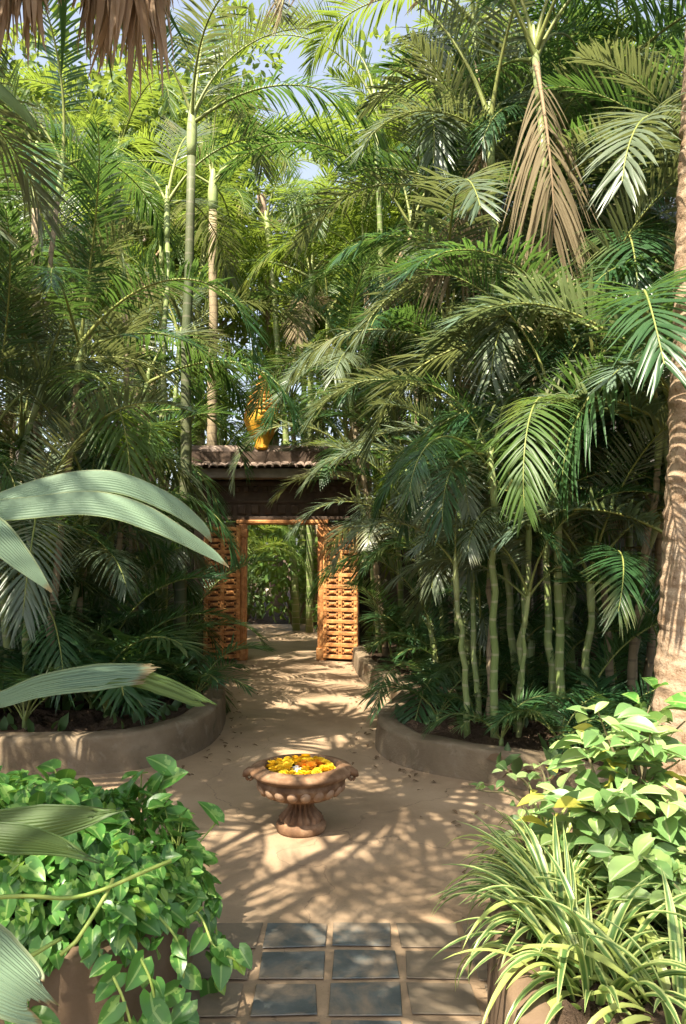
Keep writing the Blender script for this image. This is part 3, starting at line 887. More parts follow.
def door_leaf(hx, sgn, ang):
    """carved leaf hinged at hx, opening toward the viewer; local x runs away from the hinge"""
    wdt, hgt = .56, ztop - .05
    b = MB()
    b.box((wdt / 2, 0, hgt / 2 + .03), (wdt, .045, hgt), mat=1, bev=.006)
    root = b.obj('door_leaf', [M['wood'], M['wood_dark']], gate)
    root.location = (gx(hx), -.17, 0)
    root.rotation_euler = (0, 0, ang)
    for sy in (-1, 1):
        c = MB()
        yo = sy * .034
        for xx in (.04, wdt / 2, wdt - .04):
            c.box((xx, yo, hgt / 2 + .03), (.062, .026, hgt - .02), bev=.006)
        rows = 11
        for r in range(rows + 1):
            c.box((wdt / 2, yo * 1.02, .07 + r * (hgt - .1) / rows), (wdt - .03, .031, .055), bev=.006)
        for r in range(rows):
            zc = .07 + (r + .5) * (hgt - .1) / rows
            ph = (hgt - .1) / rows - .085
            for xc in (wdt * .285, wdt * .715):
                c.box((xc, yo * .9, zc), (.12, .02, ph * .62), bev=.008)
                c.box((xc, yo * 1.2, zc), (.055, .03, ph * .36), bev=.010)
                for dx in (-.075, .075):
                    for dz in (-1, 1):
                        c.box((xc + dx * .95, yo * .95, zc + dz * ph * .34), (.022, .022, .03), bev=.006)
            for xx in (.04, wdt / 2, wdt - .04):
                c.box((xx, yo * 1.45, zc), (.034, .02, .034), bev=.009)
        c.obj('carved_panel', M['wood'], root)
    return root


door_leaf(xl - .10, -1, R(180 + 24))
door_leaf(xr + .10, 1, R(-20))

# tiled roof: two slopes of rounded tiles
b = MB()
z0 = ztop + .815
nx, ny = 24, 6
for j in range(ny):
    for i in range(nx):
        x = gx(-1.02) - 1.38 + 2.76 * (i + .5) / nx
        for (s_, yb) in ((-1, -.52), (1, .80)):
            y0 = yb + s_ * -1 * j * .115
            zz0 = z0 + j * .046 + rng.normal(0, .006)
            t = np.linspace(0, np.pi, 6)
            hw = .066
            arc = np.stack([hw * np.cos(t) + rng.normal(0, .005), 0 * t, .04 * np.sin(t)], -1)
            A = arc + [x, y0, zz0]; B = arc * [.9, 1, .9] + [x, y0 - s_ * .155, zz0 + .072]
            A2, B2 = A - [0, 0, .014], B - [0, 0, .014]
            b.grid(np.stack([A2, A, B, B2]))
b.box((gx(-1.02), .14, z0 + .125), (2.7, 1.10, .22), mat=1)
b.obj('roof', [M['roof_tile'], M['beam']], gate, smooth=False)
b = MB()
xx = np.linspace(-1.4, 1.4, 40)
b.tube(np.stack([gx(-1.02) + xx, 0 * xx + .14, 0 * xx + z0 + .31], -1), .085 + .01 * np.abs(np.sin(xx * 16)), 10)
b.obj('roof_ridge', M['roof_tile'], gate)

# garden wall beside the gate, added to block low light and deepen the dark
for (xa, xb, lb) in ((-14, -2.26, 'dark plastered garden wall added left of the gate to deepen the dark behind the palms'), (.21, 13, 'dark plastered garden wall added right of the gate to deepen the dark behind the palms')):
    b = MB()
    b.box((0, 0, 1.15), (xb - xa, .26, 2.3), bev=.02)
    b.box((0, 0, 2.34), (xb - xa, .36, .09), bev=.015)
    o = b.obj('added_garden_wall', M['wall_dark'])
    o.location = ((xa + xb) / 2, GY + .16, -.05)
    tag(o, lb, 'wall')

# orange ringed finial on the roof ridge
fx = at(262, 450, GY + .15)[0]
zr = z0 + .37
fin = thing('roof_finial', 'orange and yellow ringed clay finial standing on the gate roof', 'finial', (fx, GY + .14, zr))


def lathe(b, prof, k=28, mat=0, flute=None, c=(0, 0, 0)):
    prof = np.array(prof, float)
    th = np.linspace(0, 2 * np.pi, k, endpoint=False)
    rr = prof[:, 0][:, None] * np.ones(k)[None]
    if flute:
        n, amp, za, zb = flute
        inn = (prof[:, 1] >= za) & (prof[:, 1] <= zb)
        rr = rr * (1 + (inn[:, None] * amp * np.abs(np.cos(th * n / 2))[None] - inn[:, None] * amp * .5))
    G = np.stack([rr * np.cos(th) + c[0], rr * np.sin(th) + c[1], prof[:, 1][:, None] + 0 * rr + c[2]], -1)
    b.grid(G, mat=mat, wrap=True)


b = MB()
lathe(b, [(.001, -.05), (.12, -.05), (.13, .0), (.10, .04), (.16, .16), (.23, .30), (.27, .42), (.28, .50), (.24, .56)], 28, 0, (14, .10, .1, .5))
b.obj('finial_base', M['finial_yellow'], fin)
b = MB()
pr = []
z = .55
r = .27
while r > .05:
    q_ = r * rng.uniform(.92, 1.07)
    pr += [(r * .80, z), (q_, z + .016), (q_ * .98, z + .045), (r * .82, z + .060)]
    z += .062; r *= .90 if r > .20 else .78
pr.append((.001, z + .08))
lathe(b, [(.001, .54)] + pr, 28)
b.obj('finial_rings', M['finial_orange'], fin)

# ------------------------------------------------------------------ terracotta bowl with flowers
bx, by = ground(301, 829)[:2]
bowl = thing('terracotta_bowl', 'weathered terracotta pedestal bowl filled with flowers, standing on the path', 'bowl', (bx, by, 0))
b = MB()
lathe(b, [(.001, -.012), (.135, -.012), (.143, .01), (.145, .035), (.135, .052), (.115, .058)], 40)
b.obj('foot', M['terracotta'], bowl)
b = MB()
lathe(b, [(.122, .055), (.112, .075), (.088, .10), (.070, .125), (.062, .15), (.066, .168), (.085, .18)], 128, 0, (16, .34, .06, .172))
b.obj('fluted_stem', M['terracotta'], bowl)
b = MB()
lathe(b, [(.001, .172), (.085, .172), (.12, .180), (.19, .20), (.232, .235), (.252, .268), (.258, .285), (.250, .295), (.250, .305), (.275, .315), (.295, .328), (.302, .342),
          (.296, .352), (.275, .360), (.245, .368), (.222, .372), (.212, .366), (.206, .340), (.19, .325), (.001, .322)], 56)
b.obj('basin', M['terracotta'], bowl)
b = MB()
nE = 20
ph = np.linspace(0, np.pi, 9); tt = np.linspace(0, 2 * np.pi, 12, endpoint=False)
sph = np.stack([np.sin(ph)[:, None] * np.cos(tt), np.sin(ph)[:, None] * np.sin(tt), np.cos(ph)[:, None] + 0 * tt], -1)
for k in range(nE):
    a = 2 * np.pi * (k + .5) / nE
    q = sph * np.array([.024, .032, .036])
    ca, sa = math.cos(.55), math.sin(.55)
    q = np.stack([q[..., 0] * ca - q[..., 2] * sa * -1, q[..., 1], -q[..., 0] * sa + q[..., 2] * ca], -1)
    q = q + [.232, 0, .248]
    q = np.stack([q[..., 0] * math.cos(a) - q[..., 1] * math.sin(a), q[..., 0] * math.sin(a) + q[..., 1] * math.cos(a), q[..., 2]], -1)
    b.grid(q, wrap=True)
b.obj('egg_band', M['terracotta_pale'], bowl)
for a in (R(-168), R(-12)):
    b = MB()
    t = np.linspace(0, 2.6 * math.pi, 26)
    rsp = .030 - .0075 * t / math.pi
    Cv = np.stack([.302 + rsp * np.cos(t) * .9, 0 * t, .318 + rsp * np.sin(t)], -1)
    b.tube(Cv, np.linspace(.012, .007, 26), 8)
    b.tube([[.265, 0, .350], [.298, 0, .347], [.322, 0, .337], [.334, 0, .322]], [.020, .026, .020, .009], 10)
    o = b.obj('scroll_handle', M['terracotta'], bowl)
    o.rotation_euler = (0, 0, a)
b = MB()
lathe(b, [(.001, .340), (.12, .340), (.205, .340)], 32)
b.obj('water', M['water'], bowl)


def flower_mesh(name, mat, rad, petals, rows, seed):
    rg = np.random.default_rng(seed)
    b = MB()
    T = []
    for r in range(rows):
        f = r / max(1, rows - 1)
        n = max(4, int(petals * (1 - .55 * f)))
        el = R(8 + 72 * f)
        for k in range(n):
            a = 2 * np.pi * (k + rg.uniform(-.2, .2)) / n + r * .6
            l = rad * (1 - .35 * f) * rg.uniform(.85, 1.1)
            s = np.linspace(0, 1, 4)
            d = np.array([math.cos(a) * math.cos(el), math.sin(a) * math.cos(el), math.sin(el)])
            C = np.outer(s * l, d) + np.outer(-s ** 2 * l * .15, [0, 0, 1.0]) + [0, 0, .012]
            sv = np.array([-math.sin(a), math.cos(a), 0])
            wd = rad * .30 * np.array([.3, .8, 1, .55])
            b.strip(C, np.outer(wd, sv), np.tile(np.cross(d, sv), (4, 1)), 3, .35)
    lathe(b, [(.001, 0), (rad * .5, .004), (rad * .45, rad * .5), (rad * .2, rad * .75), (.001, rad * .8)], 10)
    return b.mesh(name, mat)


FLW = [('yellow marigold head floating in the terracotta bowl', flower_mesh('marigold', M['petal_yellow'], .036, 12, 4, 1), 'marigold'),
       ('orange marigold head floating in the terracotta bowl', flower_mesh('marigold', M['petal_orange'], .036, 12, 4, 2), 'marigold'),
       ('white blossom among the marigolds in the terracotta bowl', flower_mesh('blossom', M['petal_white'], .034, 6, 3, 3), 'white_blossom')]
pts = []
for _ in range(4000):
    a, r = rng.uniform(0, 6.283), .178 * math.sqrt(rng.random())
    q = (r * math.cos(a), r * math.sin(a))
    if all((q[0] - p[0]) ** 2 + (q[1] - p[1]) ** 2 > .044 ** 2 for p in pts):
        pts.append(q)
for q in pts:
    d_or = math.hypot(q[0] - .055, q[1] - .03)
    kind = 1 if d_or < .075 and rng.random() < .8 else (2 if (math.hypot(q[0] + .02, q[1] + .07) < .05 and rng.random() < .5) else (1 if rng.random() < .08 else 0))
    lb, me, nm = FLW[kind]
    o = link(me, nm, None, (bx + q[0], by + q[1], .340 + rng.uniform(0, .008)), (rng.normal(0, .25), rng.normal(0, .25), rng.uniform(0, 6)), rng.uniform(.85, 1.15))
    tag(o, lb, 'flower', 'flower heads floating in the bowl')


# ------------------------------------------------------------------ broad leaves
def leaf_tpl(kind, n=6, m=5):
    s = np.linspace(0, 1, n)[:, None]; v = np.linspace(-1, 1, m)[None]
    if kind == 'heart':
        wv = .40 * np.clip(np.sin(np.clip((s + .16) / 1.16, 0, 1) ** .75 * np.pi), 0, 1) ** .85 + .004
        wv[0] = .17
        x = s - .20 * np.abs(v) * np.clip(1 - s * 2.4, 0, 1)
        z = .16 * np.abs(v) * wv * 2 - .22 * s ** 2
    elif kind == 'obovate':
        wv = .27 * np.sin(np.clip(s, 0, 1) ** 1.25 * np.pi) ** .8 + .006
        x = s + 0 * v; z = .25 * np.abs(v) * wv * 2 - .25 * s ** 2
    else:  # oval
        wv = .24 * np.sin(s * np.pi) ** .8 + .004
        x = s + 0 * v; z = .2 * np.abs(v) * wv * 2 - .25 * s ** 2
    y = v * wv
    P = np.stack([x + 0 * v, y, z + 0 * y], -1)
    i, j = np.meshgrid(np.arange(n - 1), np.arange(m - 1), indexing='ij')
    a = i * m + j
    Fs = np.stack([a, a + 1, a + m + 1, a + m], -1).reshape(-1, 4)
    uu, vv = np.meshgrid(np.linspace(0, 1, n), np.linspace(0, 1, m), indexing='ij')
    return P.reshape(-1, 3), Fs, np.stack([uu, vv], -1).reshape(-1, 2)


HEART, OBOV, OVAL = leaf_tpl('heart', 8, 5), leaf_tpl('obovate', 7, 5), leaf_tpl('oval', 4, 3)


def put(b, tpl, pos, d, up, size, mat=0):
    Mx = frames(np.asarray(d, float), np.asarray(up, float)) * np.asarray(size)[:, None, None]
    b.batch(*tpl, Mx, np.asarray(pos), mat)


# pothos mound over the left planter
po = thing('trailing_vine', 'heart-leaved trailing vine heaped over the foreground left planter', 'vine plant', (-1.2, 2.85, .3))
O = np.array(po.location)
b = MB()
n = 3200
cen = np.array([-1.24, 2.90, .36]); axs = np.array([.70, .50, .36])
th_, ph_ = rng.uniform(0, 2 * np.pi, n), np.arccos(rng.uniform(-.25, 1, n))
nd = np.stack([np.cos(th_) * np.sin(ph_), np.sin(th_) * np.sin(ph_), np.cos(ph_)], -1)
bump = 1 + .16 * np.sin(nd[:, 0] * 6 + 1) * np.cos(nd[:, 1] * 5)
pos = cen + nd * axs * (bump * np.where(rng.random(n) < .35, rng.uniform(.55, .85, n), rng.uniform(.84, 1.06, n)))[:, None]
nrm = nd / axs; nrm /= np.linalg.norm(nrm, axis=1)[:, None]
keep = (pos[:, 2] > .36 + .05 * np.sin(pos[:, 0] * 14)) & (pos[:, 0] < -.50)
pos, nrm = pos[keep], nrm[keep]; n = len(pos)
hd = nrm * [1, 1, .3] + rng.normal(0, .55, (n, 3)); hd[:, 2] -= .45
up = nrm + np.array([0, -.15, .45]) + rng.normal(0, .28, (n, 3))
sz = .036 + .062 * rng.random(n) ** 1.5
pale = rng.random(n) < .07
put(b, HEART, pos[~pale] - O, hd[~pale], up[~pale], sz[~pale], 0)
put(b, HEART, pos[pale] - O, hd[pale], up[pale], sz[pale] * .8, 1)
# taller upright sprays at the back
for (px, py, Y) in [(70, 772, 3.25), (150, 775, 3.2), (45, 785, 3.3), (130, 795, 3.15), (100, 790, 3.2), (185, 805, 3.05)]:
    q = at(px, py, Y)
    k = 6
    q = q - [0, 0, .05]
    pp = q + rng.normal(0, .05, (k, 3)) * [1, 1, .7]
    hd = np.stack([rng.normal(0, .6, k), rng.normal(-.4, .5, k), rng.normal(.3, .35, k)], -1)
    for e_ in pp:
        r_ = q - [rng.normal(0, .02), .05, .26]
        b.tube(np.array([r_, (r_ + e_) / 2 + [0, .01, .04], e_]) - O, .003, 5, 2)
    put(b, HEART, pp - O, hd, np.tile([0, -.4, 1.0], (k, 1)) + rng.normal(0, .3, (k, 3)), rng.uniform(.08, .125, k), 0)
# trailers down the right corner and front
trail = [([(-.62, 2.6, .44), (-.52, 2.56, .34), (-.50, 2.53, .18), (-.47, 2.50, .06), (-.44, 2.5, .015)], 16), ([(-.66, 2.8, .46), (-.50, 2.75, .36), (-.43, 2.68, .28), (-.35, 2.66, .245)], 9),
         ([(-.78, 2.46, .42), (-.66, 2.38, .30), (-.60, 2.36, .14), (-.57, 2.35, .03)], 14), ([(-1.0, 2.4, .42), (-.93, 2.33, .28), (-.90, 2.32, .18)], 9),
         ([(-.7, 2.50, .44), (-.585, 2.44, .30), (-.555, 2.42, .12), (-.53, 2.42, .02)], 14), ([(-1.35, 2.38, .42), (-1.3, 2.30, .28), (-1.27, 2.30, .2)], 9),
         ([(-.60, 3.0, .46), (-.50, 2.95, .36), (-.46, 2.92, .2), (-.45, 2.9, .05)], 12)]
for pts_, k in trail:
    C = catmull(pts_, 8)
    b.tube(C - O, .0045, 6, 2)
    idx = np.linspace(1, len(C) - 1, k).astype(int)
    pp = C[idx] + rng.normal(0, .014, (k, 3))
    hd = np.stack([rng.normal(.2, .7, k), rng.normal(-.6, .4, k), rng.normal(-.55, .35, k)], -1)
    up = np.tile([.35, -.75, .6], (k, 1)) + rng.normal(0, .3, (k, 3))
    put(b, HEART, pp - O, hd, up, rng.uniform(.05, .10, k), 1 if False else 0)
    put(b, HEART, (C[-1:] - O), np.array([[.4, -.5, -.3]]), np.array([[.2, -.5, .8]]), np.array([.05]), 1)
for (A, B_) in [((-10, 898, 2.22), (170, 862, 2.5)), ((-5, 937, 2.2), (60, 940, 2.3)), ((60, 955, 2.25), (112, 880, 2.4))]:
    a_, c_ = at(*A), at(*B_)
    t = np.linspace(0, 1, 14)[:, None]
    C = a_ * (1 - t) + c_ * t + np.sin(t * 3.14) * np.array([0, -.03, -.03]) + np.sin(t * 9) * .006
    b.tube(C - O, .006, 6, 2)
b.obj('foliage', [M['pothos'], M['pothos_pale'], M['vine']], po)


# striped strap-leaf plants in the right planter
def strap_plant(label, loc, n, L, wid, seed, pale=.2, lean=(0, 0)):
    rg = np.random.default_rng(seed)
    root = thing('spider_plant', label, 'strap-leaf plant', loc, 0, 'striped strap-leaf plants in the right planter')
    b = MB()
    s = np.linspace(0, 1, 14)
    for k in range(n):
        a = rg.uniform(0, 6.283); e0 = R(rg.uniform(38, 88)); l = L * rg.uniform(.55, 1.1)
        dr = R(rg.uniform(70, 150)) * (1 if e0 < R(75) else .7)
        e = e0 - dr * s ** 1.4
        aa = a + rg.normal(0, .15) * s
        d = np.stack([np.cos(e) * np.cos(aa) + lean[0] * s, np.cos(e) * np.sin(aa) + lean[1] * s, np.sin(e)], -1)
        C = np.vstack([[0, 0, 0], np.cumsum((d[:-1] + d[1:]) / 2, 0)]) * l / 13
        C += [(.03 + .07 * (k % 3) / 2) * math.cos(a), (.03 + .07 * (k % 3) / 2) * math.sin(a), -.02]
        sv = np.stack([-np.sin(aa), np.cos(aa), 0 * aa], -1)
        td = np.gradient(C, axis=0); nv = np.cross(td, sv); nv /= np.linalg.norm(nv, axis=1)[:, None]
        wd = wid * rg.uniform(.7, 1.15) * (.55 + .45 * np.sin(np.clip(s / .35, 0, 1) * np.pi / 2)) * (1 - np.clip((s - .5) / .5, 0, 1) ** 1.7 * .97) * .5
        b.strip(C, sv * wd[:, None], nv, 5, .45, 1 if rg.random() < pale else 0)
    b.obj('leaf_tuft', [M['spider'], M['spider_pale']], root)


strap_plant('striped strap-leaf plant hanging over the planter corner, nearest the slate tiles', (.75, 2.62, .30), 85, .50, .026, 201, .12, (-.10, -.05))
strap_plant('yellow-green strap-leaf plant behind the one over the slate tiles', (.80, 3.02, .28), 95, .42, .023, 202, .35)
strap_plant('bright pale strap-leaf plant in the bottom right corner', (.93, 2.20, .28), 46, .52, .032, 203, .55)
strap_plant('upright strap-leaf plant at the back of the right planter', (.86, 3.34, .28), 75, .40, .020, 204, .3)
strap_plant('green and cream strap-leaf plant between the corner one and the yellow-green one', (.76, 2.83, .29), 90, .44, .024, 206, .15, (-.06, 0))
strap_plant('drooping strap-leaf plant at the bottom edge beside the planter wall', (.74, 2.38, .28), 80, .46, .028, 207, .2, (-.06, -.04))
strap_plant('green strap-leaf plant under the leafy shrub', (1.05, 2.78, .28), 70, .45, .025, 205, .15)


def shrub(label, loc, stems, seed, mats, size=(.07, .13), name='leafy_shrub', per=22, group=None):
    """stems given as world-space polylines; leaves stand in whorls along their upper half"""
    rg = np.random.default_rng(seed)
    root = thing(name, label, 'shrub', loc, 0, group)
    O = np.array(loc)
    bs, bl = MB(), MB()
    for pts_ in stems:
        C = catmull(pts_, 6)
        bs.tube(C - O, np.linspace(.010, .003, len(C)), 6)
        n = per
        f = 1 - (1 - .12) * rg.random(n) ** 1.4
        idx = np.clip((f * (len(C) - 1)).astype(int), 0, len(C) - 1)
        p = C[idx]
        a = rg.uniform(0, 6.283, n)
        hd = np.stack([np.cos(a), np.sin(a), rg.uniform(-.1, .45, n)], -1)
        st = rg.uniform(.01, .09, n)
        p = p + hd * st[:, None]
        up = np.tile([-.15, -.25, 1.0], (n, 1)) + rg.normal(0, .35, (n, 3))
        mt = rg.choice(len(mats), n, p=[.60, .36, .04] if len(mats) == 3 else None)
        sz = rg.uniform(*size, n)
        for q in range(len(mats)):
            k = mt == q
            if k.any():
                put(bl, OBOV, p[k] - O, hd[k], up[k], sz[k], q)
        put(bl, OBOV, C[-1:] - O + rg.normal(0, .01, (3, 3)), rg.normal(0, 1, (3, 3)) * [1, 1, .3] + [0, 0, .2], np.tile([0, -.3, 1.0], (3, 1)), rg.uniform(*size, 3) * .8, 1)
    bs.obj('stem', M['stemwood'], root)
    bl.obj('foliage', mats, root)


SH = [M['shrub'], M['shrub_pale'], M['shrub_yellow']]
base1 = np.array([1.12, 3.05, .3])
tips = [(598, 712, 3.0), (650, 735, 2.9), (560, 800, 3.0), (590, 810, 2.9), (625, 790, 2.8), (668, 800, 2.75), (640, 860, 2.6), (605, 850, 2.75), (680, 760, 2.9), (690, 850, 2.6), (560, 840, 3.0), (655, 905, 2.5), (622, 745, 3.05), (585, 745, 3.0), (690, 905, 2.45)]
stems = []
for k, tpx in enumerate(tips):
    q = at(*tpx)
    mid_ = (base1 + q) / 2 + [0, 0, .10] + rng.normal(0, .03, 3)
    stems.append([base1 + rng.normal(0, .03, 3) * [1, 1, 0], mid_, q])
shrub('leafy shrub with pale blotched rounded leaves in the right foreground planter', tuple(base1), stems, 301, SH, (.085, .15), per=30)
base2 = np.array([.80, 3.42, .3])
shrub('small pale sprig leaning left out of the right planter toward the path', tuple(base2), [[base2, at(520, 800, 3.42), at(478, 790, 3.4)], [base2, at(530, 790, 3.45), at(505, 770, 3.42)], [base2, at(545, 790, 3.4), at(540, 765, 3.4)]], 302, SH, (.05, .09), per=12)
base3 = np.array([1.55, 3.7, .1])
shrub('bright green broad-leaved plant before the thick ringed trunk', tuple(base3), [[base3, at(640, 760, 3.75), at(655, 690, 3.75)], [base3, at(660, 760, 3.75), at(690, 715, 3.75)], [base3, at(625, 760, 3.75), at(640, 712, 3.7)]], 303, [M['bush_leaf'], M['pothos'], M['shrub']], (.12, .19), per=9)

# ------------------------------------------------------------------ big pale blades from the left
yp = thing('pale_fan_plant', 'pale grey-green fan palm with huge pleated blades at the left picture edge', 'fan palm', (-1.25, 1.75, 0.0))
O = np.array(yp.location)


def blade(name, cl, widths, face, mat, across=25, pleat=.0022, fold=.25, ragged=0.0, seed=0, parent=yp):
    """pleated leaf blade: centre line of (px, py, Y), half widths in metres, face = rough normal"""
    rg = np.random.default_rng(seed)
    C = catmull([at(*p) for p in cl], 8)
    n = len(C)
    wv = np.interp(np.linspace(0, 1, n), np.linspace(0, 1, len(widths)), widths)
    T = np.gradient(C, axis=0); T /= np.linalg.norm(T, axis=1)[:, None]
    f = np.asarray(face, float)
    Nv = f - (T @ f)[:, None] * T; Nv /= np.linalg.norm(Nv, axis=1)[:, None]
    S = np.cross(Nv, T)
    v = np.linspace(-1, 1, across)
    pl = np.where(np.arange(across) % 2 == 0, 1, -1) * pleat
    G = C[:, None] + S[:, None] * (wv[:, None] * v[None])[..., None] + Nv[:, None] * (fold * wv[:, None] * -np.abs(v)[None] ** 1.5 + pl[None] * (wv / max(widths))[:, None])[..., None]
    if ragged:
        tl = np.convolve(rg.uniform(-ragged, ragged, across + 4), np.ones(5) / 5, 'valid') * 1.6 + rg.uniform(-.15, .15, across) * ragged
        k = np.linspace(0, 1, n) ** 6
        G += T[:, None] * (k[:, None] * tl[None])[..., None]
    b = MB(); b.grid(G)
    return b.obj(name, mat, parent) if parent is None else setobj(b, name, mat, parent, O)


def setobj(b, name, mat, parent, O):
    b.v = [q - O for q in b.v]
    return b.obj(name, mat, parent)


UPF = (.15, -.62, .78)
blade('blade', [(-110, 560, 1.42), (-30, 512, 1.42), (45, 484, 1.43), (110, 478, 1.46), (165, 498, 1.5), (200, 524, 1.53), (212, 542, 1.54)], [.012, .030, .032, .036, .030, .016, .002], UPF, M['fan_leaf'], seed=1)
blade('blade', [(-120, 560, 1.38), (-40, 515, 1.36), (30, 504, 1.35), (95, 500, 1.36), (150, 516, 1.38), (205, 548, 1.42), (229, 567, 1.43)], [.014, .036, .034, .036, .032, .016, .001], UPF, M['fan_leaf'], seed=2)
blade('blade', [(-120, 560, 1.3), (-50, 510, 1.28), (-10, 528, 1.27), (25, 562, 1.26), (52, 592, 1.26)], [.014, .035, .036, .020, .002], (.5, -.6, .6), M['fan_leaf'], seed=3)
blade('blade', [(-120, 700, 1.5), (-20, 702, 1.52), (40, 684, 1.54), (95, 675, 1.56), (142, 672, 1.58)], [.012, .018, .030, .036, .026], UPF, M['fan_leaf'], seed=4, ragged=.04, across=19)
blade('blade', [(60, 683, 1.545), (125, 674, 1.575), (165, 684, 1.60), (195, 697, 1.62), (209, 703, 1.63)], [.014, .030, .030, .024, .010], (.25, -.45, .85), M['fan_leaf_green'], seed=5, ragged=.03, across=15)
blade('blade', [(-110, 850, 1.25), (-30, 830, 1.26), (40, 822, 1.28), (85, 816, 1.3), (108, 812, 1.31)], [.012, .030, .034, .020, .004], (.1, -.7, .7), M['fan_leaf_green'], seed=6, ragged=.06)
blade('blade', [(-110, 840, 1.15), (-40, 835, 1.16), (20, 838, 1.17), (60, 846, 1.19), (90, 858, 1.2)], [.012, .022, .024, .014, .002], (.1, -.7, .7), M['fan_leaf_green'], seed=7, ragged=.05)
blade('blade', [(-120, 900, 1.05), (-50, 935, 1.05), (-10, 965, 1.06), (28, 992, 1.07), (48, 1006, 1.075)], [.012, .05, .050, .036, .022], (.4, -.6, .7), M['fan_leaf'], seed=8, ragged=.04)
blade('blade', [(-90, 20, 1.7), (-30, 60, 1.72), (5, 92, 1.74), (25, 112, 1.76), (38, 132, 1.77)], [.012, .030, .034, .026, .002], (.5, -.5, .6), M['fan_leaf_green'], seed=9)
b = MB()
hub = [at(-110, 560, 1.4), at(-120, 700, 1.5), at(-110, 845, 1.2), at(-120, 900, 1.05), at(-90, 20, 1.7)]
root0 = np.array([-1.25, 1.75, 0])
for q in hub:
    t = np.linspace(0, 1, 12)[:, None]
    mid_ = (root0 + q) / 2 + [-.08, 0, .25]
    b.tube(root0 * (1 - t) ** 2 + 2 * mid_ * t * (1 - t) + q * t ** 2 - O, np.linspace(.022, .013, 12), 7)
b.obj('stalk', M['rachis'], yp)

# ------------------------------------------------------------------ ground cover & litter in the beds
b = MB()
def scatter_zone(n, xr, yr, z, inside):
    out = []
    while len(out) < n:
        x, y = rng.uniform(*xr), rng.uniform(*yr)
        if inside(x, y):
            out.append((x, y, z + rng.uniform(-.01, .02)))
    return np.array(out)
def in_right(x, y):
    k = np.abs(inner_r[:, 1] - y) < .4
    if not k.any():
        return x > .6
    near = inner_r[k][:, 0]
    return x > near.max() + .12 if y > 5.6 else y > np.interp(x, inner_r[-60:, 0], inner_r[-60:, 1]) + .12 and x > 1.0
def in_left(x, y):
    k = np.abs(inner_l[:, 1] - y) < .4
    return x < -2.2 or (k.any() and x < inner_l[k][:, 0].max() - .15 and y > 6.0 + 0 * x)
zr_ = scatter_zone(900, (.5, 4), (4.9, 10), ZR + .01, in_right)
zl_ = scatter_zone(700, (-4.5, -1.1), (5.95, 10), ZL + .01, in_left)
for zz_ in (zr_, zl_):
    n = len(zz_)
    put(b, OVAL, zz_, rng.normal(0, 1, (n, 3)) * [1, 1, .15], np.tile([0, 0, 1.0], (n, 1)) + rng.normal(0, .3, (n, 3)), rng.uniform(.05, .13, n))
tag(b.obj('leaf_litter', M['litter']), kind='stuff')
b = MB()
for zz_, n in ((zr_, 420), (zl_, 420)):
    p = zz_[rng.integers(0, len(zz_), n)] + rng.normal(0, .05, (n, 3)) * [1, 1, 0]
    p[:, 2] -= .02
    put(b, OVAL, p, np.stack([rng.normal(0, .5, n), rng.normal(0, .5, n), np.full(n, 1.0)], -1), rng.normal(0, 1, (n, 3)), rng.uniform(.08, .2, n))
tag(b.obj('ground_cover', M['cover_leaf']), kind='stuff')

b = MB()
n = 330
p = np.column_stack([rng.uniform(-1.6, 1.6, n), rng.uniform(3.3, 11.5, n), np.full(n, .008)])
ed = np.interp(p[:, 1], [3.3, 5, 6.2, 8, 11.5], [.75, .9, .32, .5, .15])
side = rng.random(n) < .5
p[:, 0] = np.where(side, ed - np.abs(rng.normal(0, .16, n)), np.interp(p[:, 1], [3.3, 5.5, 6.2, 7, 11.5], [-1.2, -1.5, -1.1, -1.15, -1.6]) + np.abs(rng.normal(0, .18, n)))
put(b, OVAL, p, rng.normal(0, 1, (n, 3)) * [1, 1, .05], np.tile([0, 0, 1.0], (n, 1)) + rng.normal(0, .12, (n, 3)), rng.uniform(.015, .055, n))
tag(b.obj('fallen_leaves', M['litter']), kind='stuff')

# ------------------------------------------------------------------ bushes seen through the gate, hedge and trees behind


def leafy_blob(b, c, ax, n, size, tpl=OVAL, mat=0, rg=rng):
    d = rg.normal(0, 1, (n, 3)); d /= np.linalg.norm(d, axis=1)[:, None]
    r = rg.uniform(.35, 1.0, n) ** .6
    p = np.asarray(c) + d * np.asarray(ax) * r[:, None]
    hd = d + rg.normal(0, .6, (n, 3)) + [0, 0, -.2]
    up = d * .6 + [0, 0, .8] + rg.normal(0, .35, (n, 3))
    put(b, tpl, p, hd, up, rg.uniform(size[0], size[1], n), mat)


def bush(label, x, y, h, wdt, n, size, mats, tpl=OVAL, name='garden_bush', group='bushes seen through the gate'):
    root = thing(name, label, 'bush', (x, y, 0), 0, group)
    bs, bl = MB(), MB()
    for k in range(7):
        a = rng.uniform(0, 6.28); r = wdt * .42 * math.sqrt(rng.random())
        c = np.array([r * math.cos(a), r * math.sin(a), h * rng.uniform(.35, .8)])
        bs.tube([[0, 0, -.03], c * [.5, .5, .55], c], [.025, .018, .008], 6)
        leafy_blob(bl, c, np.array([wdt * .3, wdt * .3, h * .24]), n // 7, size, tpl)
    bs.obj('stem', M['stemwood'], root)
    bl.obj('foliage', mats, root)


